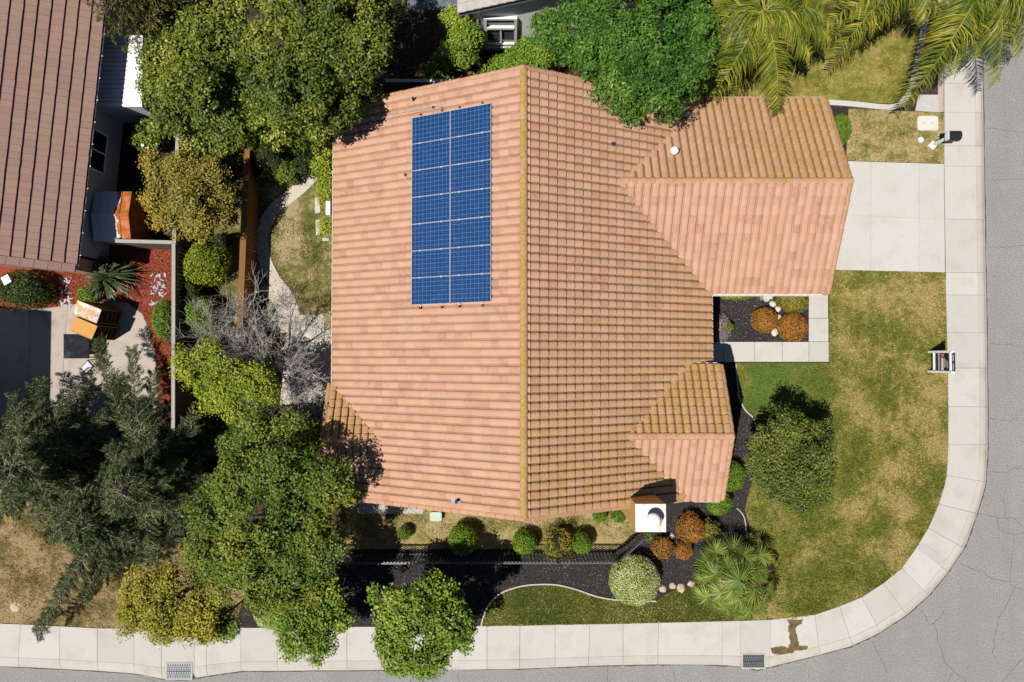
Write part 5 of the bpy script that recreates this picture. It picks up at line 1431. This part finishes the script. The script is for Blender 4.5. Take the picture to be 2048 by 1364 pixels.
S('nandina_shrub', 'olive and red shrub above the variegated dome', 1325, 1095, 22, .7, 2000, .06, L_RED, 'red shrubs by the chimney', seed=59, rough=.1)
S('nandina_shrub', 'small red shrub touching the olive red one, nearer the fan palm', 1367, 1101, 18, .6, 1500, .06, L_RED, 'red shrubs by the chimney', seed=60, rough=.1)
S('nandina_shrub', 'shaded green red shrub beside the largest red shrub', 1420, 1060, 22, .8, 1600, .06, L_AUT, 'red shrubs by the chimney', seed=61, rough=.15)
S('entry_shrub', 'bright green mounded shrub at the entry gable wall, upper of the pair', 1464, 952, 25, 1.0, 3200, .055, L_BALL, 'entry shrubs', seed=62, sy=1.25, rough=.04)
S('entry_shrub', 'bright green mounded shrub at the entry gable corner, lower of the pair', 1437, 1004, 26, .9, 3000, .055, L_BALL, 'entry shrubs', seed=63, rough=.05)
S('entry_shrub', 'small green shrub peeking out beside the chimney under the rake', 1237, 1028, 17, .6, 1300, .055, L_BALL, 'entry shrubs', seed=64, rough=.06)
S('entry_shrub', 'low green shrub under the rake next to the ball shrubs', 1200, 1030, 15, .5, 1000, .055, L_BALL, 'entry shrubs', seed=69, rough=.08)
S('garage_shrub', 'bright green grass like mound beside the garage corner', 1679, 258, 24, .9, 3600, .085, L_BALL, seed=65, sx=.9, sy=1.3, aspect=.22, rough=.06)
S('courtyard_shrub', 'round bronze and green shrub in the courtyard, farther from the lawn', 1529, 640, 26, .75, 3600, .055, L_RED, 'courtyard balls', seed=66, rough=.04)
S('courtyard_shrub', 'round orange red shrub in the courtyard corner by the walk', 1585, 654, 30, .75, 4200, .055, L_RED, 'courtyard balls', seed=67, rough=.03)
S('courtyard_shrub', 'spreading yellow bronze shrub under the garage gutter', 1586, 602, 32, .5, 3400, .06, L_AUT, 'courtyard balls', seed=68, sy=.75, rough=.1)
S('courtyard_hedge', 'narrow green shrub along the garage wall in the courtyard', 1475, 586, 44, .6, 3200, .065, L_BALL, seed=70, sy=.32, rough=.1)
S('lavender_clump', 'grey purple lavender clump under the house gutter in the courtyard', 1443, 656, 24, .5, 2400, .11, L_LAV, seed=71, sx=.75, sy=1.1, aspect=.1, rough=.15)
S('courtyard_tuft', 'small lime green tuft on the lavender clump', 1456, 653, 9, .65, 500, .05, L_LIME, seed=72, rough=.15)
S('palm_side_shrub', 'dull green shrub behind the fan palm', 1535, 1125, 20, .7, 1400, .07, L_AUT, seed=73, rough=.2, thr=-.5)

# ---- conifers
def spray_branch(path, rng, nt, tl, needles, nl, droop=.5, w=.02):
    """needles on twigs set alternately along a bough; returns verts, faces and twig segments"""
    P = [Vector(p) for p in path]; n = len(P)
    def pt(t):
        x = t * (n - 1); i = min(int(x), n - 2); return P[i].lerp(P[i + 1], x - i)
    C, D = [], []; tw = []
    for k in range(nt):
        t = .12 + .88 * (k + rng.random()) / nt
        a = pt(t); tan = (pt(min(1, t + .05)) - pt(max(0, t - .05))).normalized()
        side = tan.cross(Vector((0, 0, 1))).normalized() * (1 if k % 2 else -1)
        L_ = tl * (1.15 - .7 * t) * rng.uniform(.6, 1.3)
        d = (tan * rng.uniform(.5, 1.0) + side * rng.uniform(.5, 1.1) + Vector((0, 0, rng.uniform(-.2, .25)))).normalized()
        b = a + d * L_; b.z -= L_ * droop * rng.uniform(.4, 1.2)
        tw.append((a, b))
        m = int(needles * L_ / tl)
        s = rng.random(m) ** .7
        av, bv = np.array(a), np.array(b)
        C.append(av + (bv - av) * s[:, None] + rng.normal(size=(m, 3)) * .035)
        D.append(np.tile(np.array((bv - av) / max(1e-6, np.linalg.norm(bv - av))), (m, 1)))
    return np.concatenate(C), np.concatenate(D), tw
def conifer(name, label, base_px, top, boughs, m, seed, nt=16, tl=.7, needles=46, nl=.15, asp=.22, r0=.16, droop=.5, barkm=None, twig_w=.013):
    """top: (px, py, z) of the tip; boughs: [(start fraction of the trunk, end px, py, z)]"""
    rng = np.random.default_rng(seed)
    b = at(*base_px); tp = at(*top)
    t = thing(name, label, 'tree', (b.x, b.y, 0))
    bk = barkm or M_BARK2
    tr = MB().tube([b - Vector((0, 0, .05)), b.lerp(tp, .4) + Vector((.05, 0, 0)), b.lerp(tp, .8), tp], [r0 * 1.3, r0 * .85, r0 * .35, .02], 9).build('trunk', M_BARK, t, True)
    AC, AD = [], []; bm_ = MB(); tw_ = MB()
    for fr, ex, ey, ez in boughs:
        s = b.lerp(tp, fr); e = at(ex, ey, ez)
        mid = s.lerp(e, .5) + Vector((0, 0, (e - s).length * .10))
        path = [s, s.lerp(mid, .5) + Vector((0, 0, .05)), mid, mid.lerp(e, .55) + Vector((0, 0, .02)), e]
        bm_.tube(path, [.035, .03, .022, .014, .005], 5)
        C, D, tw = spray_branch(path, rng, max(6, int(nt * (e - s).length / 2.2)), tl, needles, nl, droop)
        AC.append(C); AD.append(D)
        for qi, (a_, b_) in enumerate(tw):
            if qi % 3 == 0: tw_.tube([a_, a_.lerp(b_, .55) + Vector((0, 0, .03)), b_], [twig_w, twig_w * .7, .003], 3, False)
    C = np.concatenate(AC); D = np.concatenate(AD)
    nn = rng.normal(size=C.shape) * .8 + np.array([0, 0, .5])
    v, f = leaf_quads(C, nn, nl, asp, rng, along=D * 1.2, curl=.05)
    obj('crown', v, f, m, t)
    bm_.build('boughs', M_BARK, t, True)['kind'] = 'stuff'
    tw_.build('twigs', bk, t, True)['kind'] = 'stuff'
    return t
rc = random.Random(77)
def ring(top, base, n, rad_lo, rad_hi, z_lo, z_hi, a0=0, a1=360):
    """boughs all round a trunk, long low ones and short high ones"""
    out = []; b = at(*base); tp = at(*top)
    for i in range(n):
        fr = .20 + .80 * (i + rc.random() * .6) / n
        a = math.radians(a0 + (a1 - a0) * ((i * .381966) % 1) + rc.uniform(-12, 12))
        L_ = rad_lo + (rad_hi - rad_lo) * (fr - .22) / .72
        L_ *= rc.uniform(.75, 1.15)
        s = b.lerp(tp, fr); z = max(.4, s.z - L_ * .18 + rc.uniform(-.2, .3))
        e = s + Vector((math.cos(a) * L_, math.sin(a) * L_, 0)); e.z = z
        d = e - Vector((0, 0, CAM_H)); cx, cy = _proj(e)
        out.append((fr, cx, cy, z))
    return out
def _proj(p):
    d = Vector(p) - Vector((0, 0, CAM_H))
    y = d.y * _ct + d.z * _st; z = -d.y * _st + d.z * _ct
    return 1024 + d.x / -z * FPX, 682 - y / -z * FPX
b1, t1 = (345, 935), (240, 985, 5.2)
conifer('cedar_tree', 'huge grey green weeping conifer filling the lower left yard, nearest the laurel', b1, t1,
        ring(t1, b1, 46, 3.1, .7, 1, 5) + [(.35, 193, 681, 2.0), (.35, 262, 700, 2.0), (.33, 305, 745, 1.8), (.35, 235, 760, 2.0), (.5, 110, 1195, 1.6), (.45, 165, 1205, 1.5), (.4, 225, 1150, 1.6), (.55, 72, 1272, 1.2), (.5, 305, 1130, 1.6), (.6, 90, 1080, 2.6)],
        L_CON, 61, nt=30, tl=.62, needles=84, r0=.12, nl=.16, asp=.13, barkm=M_BARK2)
b2, t2 = (130, 905), (20, 940, 5.0)
conifer('cedar_tree', 'huge grey green weeping conifer at the left edge over the patio', b2, t2,
        ring(t2, b2, 46, 3.3, .7, 1, 5) + [(.4, 130, 790, 2.4), (.45, 20, 790, 2.6), (.4, 60, 770, 2.2), (.4, 215, 830, 2.0), (.3, 20, 1010, 1.8), (.3, 70, 1040, 1.6), (.28, -20, 1050, 1.6), (.3, 120, 1060, 1.6)],
        L_CON, 62, nt=30, tl=.62, needles=84, r0=.12, nl=.16, asp=.13, barkm=M_BARK2)
b4, t4 = (250, 1010), (150, 1060, 4.2)
conifer('cedar_tree', 'lower grey green conifer nearest the straw slope and sidewalk', b4, t4,
        ring(t4, b4, 42, 3.0, .6, 1, 4) + [(.3, 330, 880, 1.5), (.3, 380, 960, 1.4), (.35, 60, 1010, 2.2), (.3, 350, 1060, 1.2)],
        L_CON, 64, nt=28, tl=.62, needles=80, r0=.1, nl=.16, asp=.13, barkm=M_BARK2)
b3, t3 = (340, 20), (245, -120, 6.0)
conifer('cypress_tree', 'dark cypress conifer over the gutter of the brown roof at the top edge', b3, t3,
        ring(t3, b3, 20, 2.3, .8, 1, 6) + [(.45, 185, 15, 3.4), (.4, 215, 70, 3.0), (.4, 255, 100, 2.8), (.35, 290, 118, 2.4), (.35, 325, 130, 2.2), (.5, 200, 40, 3.6), (.5, 165, -10, 3.8), (.45, 235, 50, 3.4), (.4, 270, 60, 3), (.35, 300, 60, 3)],
        L_CON2, 63, nt=20, tl=.6, needles=50, nl=.13, r0=.18, barkm=M_BARK)

# ---- the bare grey tree by the terrace
def bare_tree(name, label, base_px, z0, tips_px, seed):
    r_ = random.Random(seed); b = at(*base_px)
    t = thing(name, label, 'tree', (b.x, b.y, 0)); fk = b + Vector((0, 0, z0))
    tr = MB().tube([b, b + Vector((.02, .01, z0 * .5)), fk], [.10, .085, .07], 8).build('trunk', M_BARK2, t, True)
    tw = MB()
    def grow(p, d, L_, r, depth):
        k = 3; path = [p]; dd = d.normalized()
        for i in range(k):
            dd = (dd + Vector((r_.gauss(0, .16), r_.gauss(0, .16), r_.gauss(.02, .10)))).normalized()
            path.append(path[-1] + dd * L_ / k)
        tw.tube(path, [r, r * .85, r * .7, r * .5], 4 if r > .012 else 3, False)
        if depth == 0: return
        for i in range(r_.choice((4, 4, 5))):
            q = path[r_.choice((1, 2, 3, 3))]
            nd = (dd + Vector((r_.gauss(0, .6), r_.gauss(0, .6), r_.gauss(0, .35)))).normalized()
            grow(q, nd, L_ * r_.uniform(.55, .8), max(.0045, r * .55), depth - 1)
    for (x, y, z) in tips_px:
        e = at(x, y, z); d = e - fk
        lb = MB().tube([fk, fk.lerp(e, .3) + Vector((0, 0, .1)), fk.lerp(e, .6)], [.05, .035, .022], 5).build('limb', M_BARK2, tr, True)
        grow(fk.lerp(e, .30), d, d.length * .36, .02, 4)
        grow(fk.lerp(e, .50), d, d.length * .42, .02, 3)
    tw.build('twigs', M_BARK2, t)['kind'] = 'stuff'
bare_tree('bare_tree', 'leafless grey tree spreading over the terrace and garden path', (560, 720), .8,
          [(420, 620, 2.6), (480, 600, 2.8), (540, 630, 3.0), (600, 660, 2.8), (640, 730, 2.4), (600, 800, 2.6), (530, 790, 2.6), (440, 690, 2.6), (390, 680, 2.2), (500, 690, 3.2), (620, 830, 2.2), (570, 740, 3.2)], 5)

# ---- queen palms: feathered fronds
def frond(t, s, e, rise, rng, leaf=.88, n=84, droop=.6, w=.036, m=None):
    s, e = Vector(s), Vector(e)
    mid = s.lerp(e, .45) + Vector((0, 0, rise)); K = 15
    P = [((1 - u) ** 2) * s + 2 * u * (1 - u) * mid + u * u * e for u in [i / K for i in range(K + 1)]]
    def pt(u):
        x = u * K; i = min(int(x), K - 1); return P[i].lerp(P[i + 1], x - i), (P[i + 1] - P[i]).normalized()
    v, f = [], []
    for k in range(n):
        u = .13 + .87 * (k + .5) / n
        for sd in (-1, 1):
            a, tan = pt(u)
            side = tan.cross(Vector((0, 0, 1)))
            side = side.normalized() if side.length > 1e-3 else Vector((1, 0, 0))
            L_ = leaf * (.35 + .65 * math.sin(PI * min(1, .18 + .86 * u))) * rng.uniform(.8, 1.2)
            d = (side * sd * rng.uniform(.75, 1.05) + tan * rng.uniform(.45, .85) + Vector((0, 0, rng.uniform(-.25, .35)))).normalized()
            q1 = a + d * L_ * .55 + Vector((0, 0, .03)); q2 = a + d * L_ + Vector((0, 0, -L_ * droop * rng.uniform(.3, 1.0)))
            wv = d.cross(Vector((rng.gauss(0, .5), rng.gauss(0, .5), 1))).normalized() * w * .5
            o = len(v)
            v += [a - wv * .6, a + wv * .6, q1 + wv, q1 - wv, q2 + wv * .15, q2 - wv * .15]
            f += [(o, o + 1, o + 2, o + 3), (o + 3, o + 2, o + 4, o + 5)]
    fr = obj('frond', v, np.array(f), m or L_FROND, t)
    MB().tube(P, [.03 - .026 * i / K for i in range(K + 1)], 5).build('rachis', M_RACH, fr, True)
M_RACH = plain('palm_rachis', (.26, .25, .07), .6, .2)
M_PTRUNK = m_soil('palm_trunk', (.16, .13, .10), (.30, .26, .21), (.45, .40, .34), 8)
def queen(label, base_px, ch, crown_px, tips, seed):
    r_ = random.Random(seed); b = at(*base_px); c = at(crown_px[0], crown_px[1], ch)
    t = thing('queen_palm', label, 'palm', (b.x, b.y, 0), 'queen palms at the top corner')
    MB().tube([b - Vector((0, 0, .05)), b + Vector((0, 0, .2)), b.lerp(c, .5), b.lerp(c, .95)], [.24, .17, .15, .12], 12).build('trunk', M_PTRUNK, t, True)
    MB().lathe((c.x, c.y, c.z - .5), [(.09, 0), (.13, .25), (.10, .5), (.04, .75)], 10).build('crownshaft', M_RACH, t, True)
    for x, y, z, rise in tips:
        frond(t, c + Vector((r_.uniform(-.05, .05), r_.uniform(-.05, .05), .1)), at(x, y, z), rise, r_)
queen('queen palm whose frond hangs down over the garage roof eave', (1512, 120), 5.2, (1525, 25),
      [(1555, 225, 3.6, 1.0), (1425, 195, 3.6, 1.1), (1395, 110, 4.0, 1.0), (1430, 20, 4.6, .9), (1620, 110, 3.8, 1.0), (1650, 30, 4.4, .9), (1590, -80, 4.6, .9), (1460, -90, 4.6, .9), (1500, -110, 4.6, 1.), (1480, 120, 4.2, 1.1), (1600, 60, 5.0, 1.0), (1570, 100, 4.0, 1.0), (1400, 60, 4.2, 1.0), (1660, 75, 3.8, 1.0), (1560, 10, 5.0, .8), (1490, 60, 4.8, 1.0), (1440, 140, 3.6, 1.1), (1610, 20, 4.8, .9)], 1)
queen('queen palm with yellowed frond above the corner lawn, middle of the three', (1790, -20), 4.6, (1830, -90),
      [(1665, 115, 3.0, .9), (1690, -20, 3.6, .8), (1640, 60, 3.2, .9), (1760, -170, 4, .8), (1900, -170, 4, .8), (1700, -90, 4, .8), (1850, 40, 2.8, .8), (1740, 60, 3.6, 1.0), (1700, 20, 4.0, 1.0), (1790, 30, 3.4, .9), (1640, -20, 3.8, .9)], 2)
queen('queen palm over the sidewalk corner at the street, nearest the road', (1920, 10), 4.4, (1975, -50),
      [(1808, 215, 2.2, 1.0), (1850, 120, 2.8, .9), (1905, 150, 2.6, 1.0), (1960, 110, 2.6, .9), (2040, 105, 2.6, .9), (2080, 40, 3, .9), (1860, 20, 3.4, .8), (1990, 165, 2.4, 1.0), (2060, -60, 3.4, .8), (1900, -120, 3.6, .8), (1870, 70, 3.2, 1.), (2020, 60, 3.2, 1.0), (1880, 130, 2.6, 1.0), (1930, 60, 3.4, .9), (2070, 90, 2.8, .9), (1840, 165, 2.4, 1.0)], 3)

# ---- fan palm in the bed corner
def fan_palm():
    rng = random.Random(9); b = at(1462, 1128)
    t = thing('fan_palm', 'bushy fan palm at the tip of the black mulch bed', 'palm', (b.x, b.y, 0))
    MB().tube([b, b + Vector((.02, -.02, .7)), b + Vector((.05, -.05, 1.2))], [.17, .15, .13], 10).build('trunk', M_PTRUNK, t, True)
    c = b + Vector((.05, -.05, 1.2))
    hubs = [(1432, 1105, 1.5), (1488, 1112, 1.9), (1455, 1135, 2.0), (1515, 1140, 1.7), (1478, 1160, 2.3), (1430, 1150, 1.6), (1508, 1178, 1.8), (1445, 1185, 1.8), (1480, 1200, 1.7), (1540, 1165, 1.3),
            (1415, 1195, 1.2), (1530, 1205, 1.2), (1455, 1218, 1.2), (1500, 1222, 1.1), (1418, 1130, 1.1), (1520, 1110, 1.3), (1465, 1100, 1.4), (1490, 1140, 2.0), (1465, 1180, 2.0), (1410, 1165, 1.0), (1545, 1185, 1.0)]
    for x, y, z in hubs:
        hub = at(x, y, z); d = hub - c
        out = Vector((d.x, d.y, 0)); out = out.normalized() if out.length > .05 else Vector((1, 0, 0))
        nrm = (Vector((0, 0, 1)) + out * min(.9, .25 + .5 * Vector((d.x, d.y, 0)).length) + Vector((rng.gauss(0, .2), rng.gauss(0, .2), 0))).normalized()
        tan = (out - nrm * out.dot(nrm)).normalized(); sd = nrm.cross(tan); v, f = [], []
        R_ = rng.uniform(.62, .80)
        for k in range(30):
            an = math.radians(-150 + 300 * k / 29) + rng.uniform(-.03, .03)
            L_ = R_ * rng.uniform(.9, 1.05) * (.72 + .28 * math.cos(an * .5))
            dr = tan * math.cos(an) + sd * math.sin(an); wv = nrm.cross(dr) * .024
            q1 = hub + dr * L_ * .5 + nrm * (.02 + .03 * (k % 2)); q2 = hub + dr * L_ - Vector((0, 0, L_ * rng.uniform(.0, .28)))
            o = len(v); v += [hub - wv * .25, hub + wv * .25, q1 + wv + nrm * .010, q1 - wv - nrm * .010, q2 + wv * .15, q2 - wv * .15]
            f += [(o, o + 1, o + 2, o + 3), (o + 3, o + 2, o + 4, o + 5)]
        fr = obj('frond', v, np.array(f), L_FAN, t)
        MB().tube([c, c.lerp(hub, .5) + Vector((0, 0, .05)), hub], [.022, .016, .012], 4).build('stalk', M_RACH, fr)
fan_palm()
# ---- strap-leaved clumps
def strap(name, label, px, py, n, L_, w, m, seed, h=.5):
    r_ = random.Random(seed); b = at(px, py)
    t = thing(name, label, 'plant', (b.x, b.y, 0)); v, f = [], []
    for i in range(n):
        a = r_.uniform(0, 2 * PI); el = r_.uniform(.15, 1.2); l = L_ * r_.uniform(.6, 1.15)
        d = Vector((math.cos(a), math.sin(a), 0)); wv = Vector((-d.y, d.x, 0)) * w * .5
        p0 = b + d * .05; p1 = b + d * l * .5 * math.cos(el) + Vector((0, 0, h * .7 + l * .45 * math.sin(el))); p2 = b + d * l * math.cos(el * .7) + Vector((0, 0, h * .3 + l * .5 * math.sin(el) * r_.uniform(.2, 1)))
        o = len(v); v += [p0 - wv, p0 + wv, p1 + wv, p1 - wv, p2 + wv * .1, p2 - wv * .1]; f += [(o, o + 1, o + 2, o + 3), (o + 3, o + 2, o + 4, o + 5)]
    obj('leaves', v, np.array(f), m, t)
strap('strap_plant', 'dark spiky strap leaved plant on the red bark by the brown roof', 232, 556, 150, 1.35, .06, L_AGA, 4, .7)
strap('strap_plant', 'small grassy tuft beside the chimney foot', 1296, 1073, 40, .3, .02, L_BALL, 5, .1)

# ---- grass blades and bark chips too many to count
def pip(poly, P):
    x, y = P[:, 0], P[:, 1]; ins = np.zeros(len(P), bool); n = len(poly)
    for i in range(n):
        x1, y1_ = poly[i]; x2, y2_ = poly[(i + 1) % n]
        c = ((y1_ > y) != (y2_ > y)) & (x < (x2 - x1) * (y - y1_) / ((y2_ - y1_) or 1e-9) + x1)
        ins ^= c
    return ins
def scatter(name, label, poly, n, size, asp, m, z, seed, flat=False, view=True, thin=None):
    rng = np.random.default_rng(seed); P = np.array(poly)
    lo, hi = P.min(0), P.max(0); q = rng.uniform(lo, hi, size=(n * 3, 2)); q = q[pip(poly, q)][:n]
    if thin is not None:
        q3 = np.c_[q, np.zeros(len(q))]; q = q[wob(q3, seed, 1.5) > thin]
    c = np.c_[q, np.full(len(q), z) + rng.uniform(0, size * .45, len(q))]
    nn = rng.normal(size=c.shape) * (.5 if flat else 1.0) + np.array([0, 0, 1.0 if flat else .35])
    v, f = leaf_quads(c, nn, size, asp, rng)
    return tag(obj(name, v, f, m), label, None, None, 'stuff')
def grassmat(name, green, olive, straw, dry, sc):
    m = Mat(name, .8, .15)
    big = m.math('ADD', m.math('MULTIPLY', m.noise(sc, 4, .6), .65), m.math('MULTIPLY', m.noise(sc * 6, 4, .7), .35))
    big = m.math('ADD', big, m.rng(m.island(), 0, 1, -.12, .12))
    if name == 'lawn_blade': big = drier(m, big)
    a = m.ramp(big, [(dry - .15, tuple(x * .6 for x in green)), (dry - .09, green), (dry, olive), (dry + .08, straw), (dry + .16, tuple(min(1, x * 1.3) for x in straw))])
    if name == 'lawn_blade': a = greener(m, a)
    m.col(a); return m.m
L_GRS = leafmat('grass_blade', [(0, (.05, .075, .010)), (.35, (.13, .145, .018)), (.6, (.23, .215, .04)), (.82, (.38, .30, .10)), (1, (.55, .45, .22))], .5, .2)
L_GRS2 = leafmat('green_blade', [(0, (.03, .075, .010)), (.45, (.075, .14, .018)), (.8, (.15, .19, .03)), (1, (.34, .29, .09))], .6, .2)
L_GRS3 = leafmat('verge_blade', [(0, (.03, .05, .008)), (.5, (.085, .10, .016)), (.8, (.16, .155, .03)), (1, (.32, .26, .09))], .6, .2)
L_STR = leafmat('straw_blade', [(0, (.12, .12, .03)), (.4, (.30, .24, .09)), (.75, (.46, .36, .18)), (1, (.62, .52, .32))], .7, .2)
scatter('lawn_grass', 'patchy green and straw grass of the corner lawn', LAWN_W, 70000, .08, .3, grassmat('lawn_blade', (.085, .12, .013), (.19, .185, .028), (.42, .32, .125), .515, .6), .012, 1)
scatter('parkway_grass', 'darker mown grass strip along the street sidewalk', PARK_W, 14000, .055, .35, L_GRS3, .02, 3)
scatter('strip_grass', 'dry mown grass beside the driveway', STRIP_W, 9000, .06, .35, grassmat('strip_blade', (.12, .125, .028), (.29, .24, .08), (.48, .38, .19), .47, 1.1), .014, 4)
scatter('corner_grass', 'yellow green grass under the palms', CORNER_W, 26000, .06, .35, grassmat('corner_blade', (.13, .15, .02), (.28, .245, .05), (.45, .36, .13), .52, .7), .012, 5)
scatter('yard_grass', 'thin patchy grass of the garden', YARD_W, 22000, .07, .4, grassmat('yard_blade', (.07, .095, .016), (.18, .165, .045), (.48, .38, .22), .49, .9), .006, 6, thin=-.35)
scatter('slope_grass', 'straw grass under the conifers', STRAW_W, 20000, .08, .3, grassmat('slope_blade', (.08, .08, .02), (.25, .18, .075), (.46, .34, .18), .47, .8), .01, 7)
SIDE_W = [G2(*p) for p in [(700, 1008), (1270, 1012), (1270, 1066), (1235, 1096), (700, 1096)]]
scatter('side_grass', 'dry straw in the narrow side yard', SIDE_W, 11000, .07, .35, grassmat('side_blade', (.12, .125, .028), (.29, .24, .08), (.50, .41, .22), .47, 1.1), .016, 8, thin=-.3)
M_CHIP = Mat('black_chip', .75, .3); M_CHIP.col(M_CHIP.ramp(M_CHIP.island(), [(0, (.008, .008, .009)), (.5, (.032, .030, .030)), (.8, (.085, .075, .068)), (.95, (.2, .16, .13)), (1, (.42, .35, .28))])); M_CHIP = M_CHIP.m
M_RCHIP = Mat('red_chip', .8, .25); M_RCHIP.col(M_RCHIP.ramp(M_RCHIP.island(), [(0, (.08, .012, .008)), (.5, (.24, .04, .022)), (.85, (.36, .085, .04)), (1, (.52, .26, .14))])); M_RCHIP = M_RCHIP.m
BED_W = [G2(*p) for p in [(960, 1250), (690, 1250), (690, 1092), (1238, 1096), (1275, 1065), (1440, 990), (1450, 800), (1472, 760), (1488, 820), (1508, 850), (1510, 940), (1490, 1020), (1498, 1060), (1440, 1146), (1345, 1178), (1310, 1200), (1240, 1197), (1195, 1190), (1150, 1175), (1110, 1166), (1065, 1166), (1030, 1172), (1000, 1184), (975, 1206)]]
scatter('mulch_chips', 'black bark chips of the planting bed', BED_W, 30000, .05, .45, M_CHIP, .004, 9, True)
scatter('courtyard_chips', 'black bark chips of the courtyard bed', [G2(*p) for p in [(1402, 588), (1615, 588), (1615, 682), (1402, 682)]], 7000, .05, .45, M_CHIP, .006, 10, True)
scatter('red_chips', 'red bark chips next door', [G2(*p) for p in [(100, 545), (250, 485), (348, 492), (344, 800), (316, 790), (303, 670), (285, 628), (255, 605), (205, 598), (110, 615)]], 12000, .06, .4, M_RCHIP, .004, 11, True)
for i, (x, y, r, h, lab) in enumerate([(470, 300, 30, 1.6, 'dark leafy understorey shrub below the two olive trees'), (505, 285, 30, 1.5, 'dark leafy shrub at the upper end of the orange fence'), (440, 335, 24, 1.2, 'shaded shrub between the bronze tree and orange fence'),
                                       (575, 345, 26, 1.0, 'dark low shrub along the path, between the two rose bushes'), (385, 585, 24, 1.3, 'shaded shrub against the grey fence between the two pale shrubs'), (440, 490, 22, 1.0, 'dark shrub beside the orange fence, right of the yellow green ball'),
                                       (430, 690, 30, 1.3, 'dark shrub under the bare tree next to lime tree'), (500, 850, 34, 1.5, 'dark shrub in the shade between lime tree and laurel'), (400, 880, 40, 1.8, 'dark shrub in the gap between the conifers and laurel'),
                                       (620, 860, 26, 1.2, 'dark shrub at the foot of the small garden gable')]):
    S('understorey_shrub', lab, x, y, r, h, int(r * r * 3.6), .085, L_DARK if i % 3 else L_BIG, 'understorey shrubs in the garden', seed=80 + i, rough=.22, thr=-.7)
scatter('yard_litter', 'dry leaves on the soil below the trees', [G2(*p) for p in [(230, 240), (690, 20), (1000, 100), (690, 250), (500, 260), (440, 700), (690, 800), (690, 1090), (480, 1250), (300, 1000), (350, 500)]], 16000, .07, .5, plain('dry_leaf', (.16, .10, .05), .9, .5, 25), -.012, 12, True)
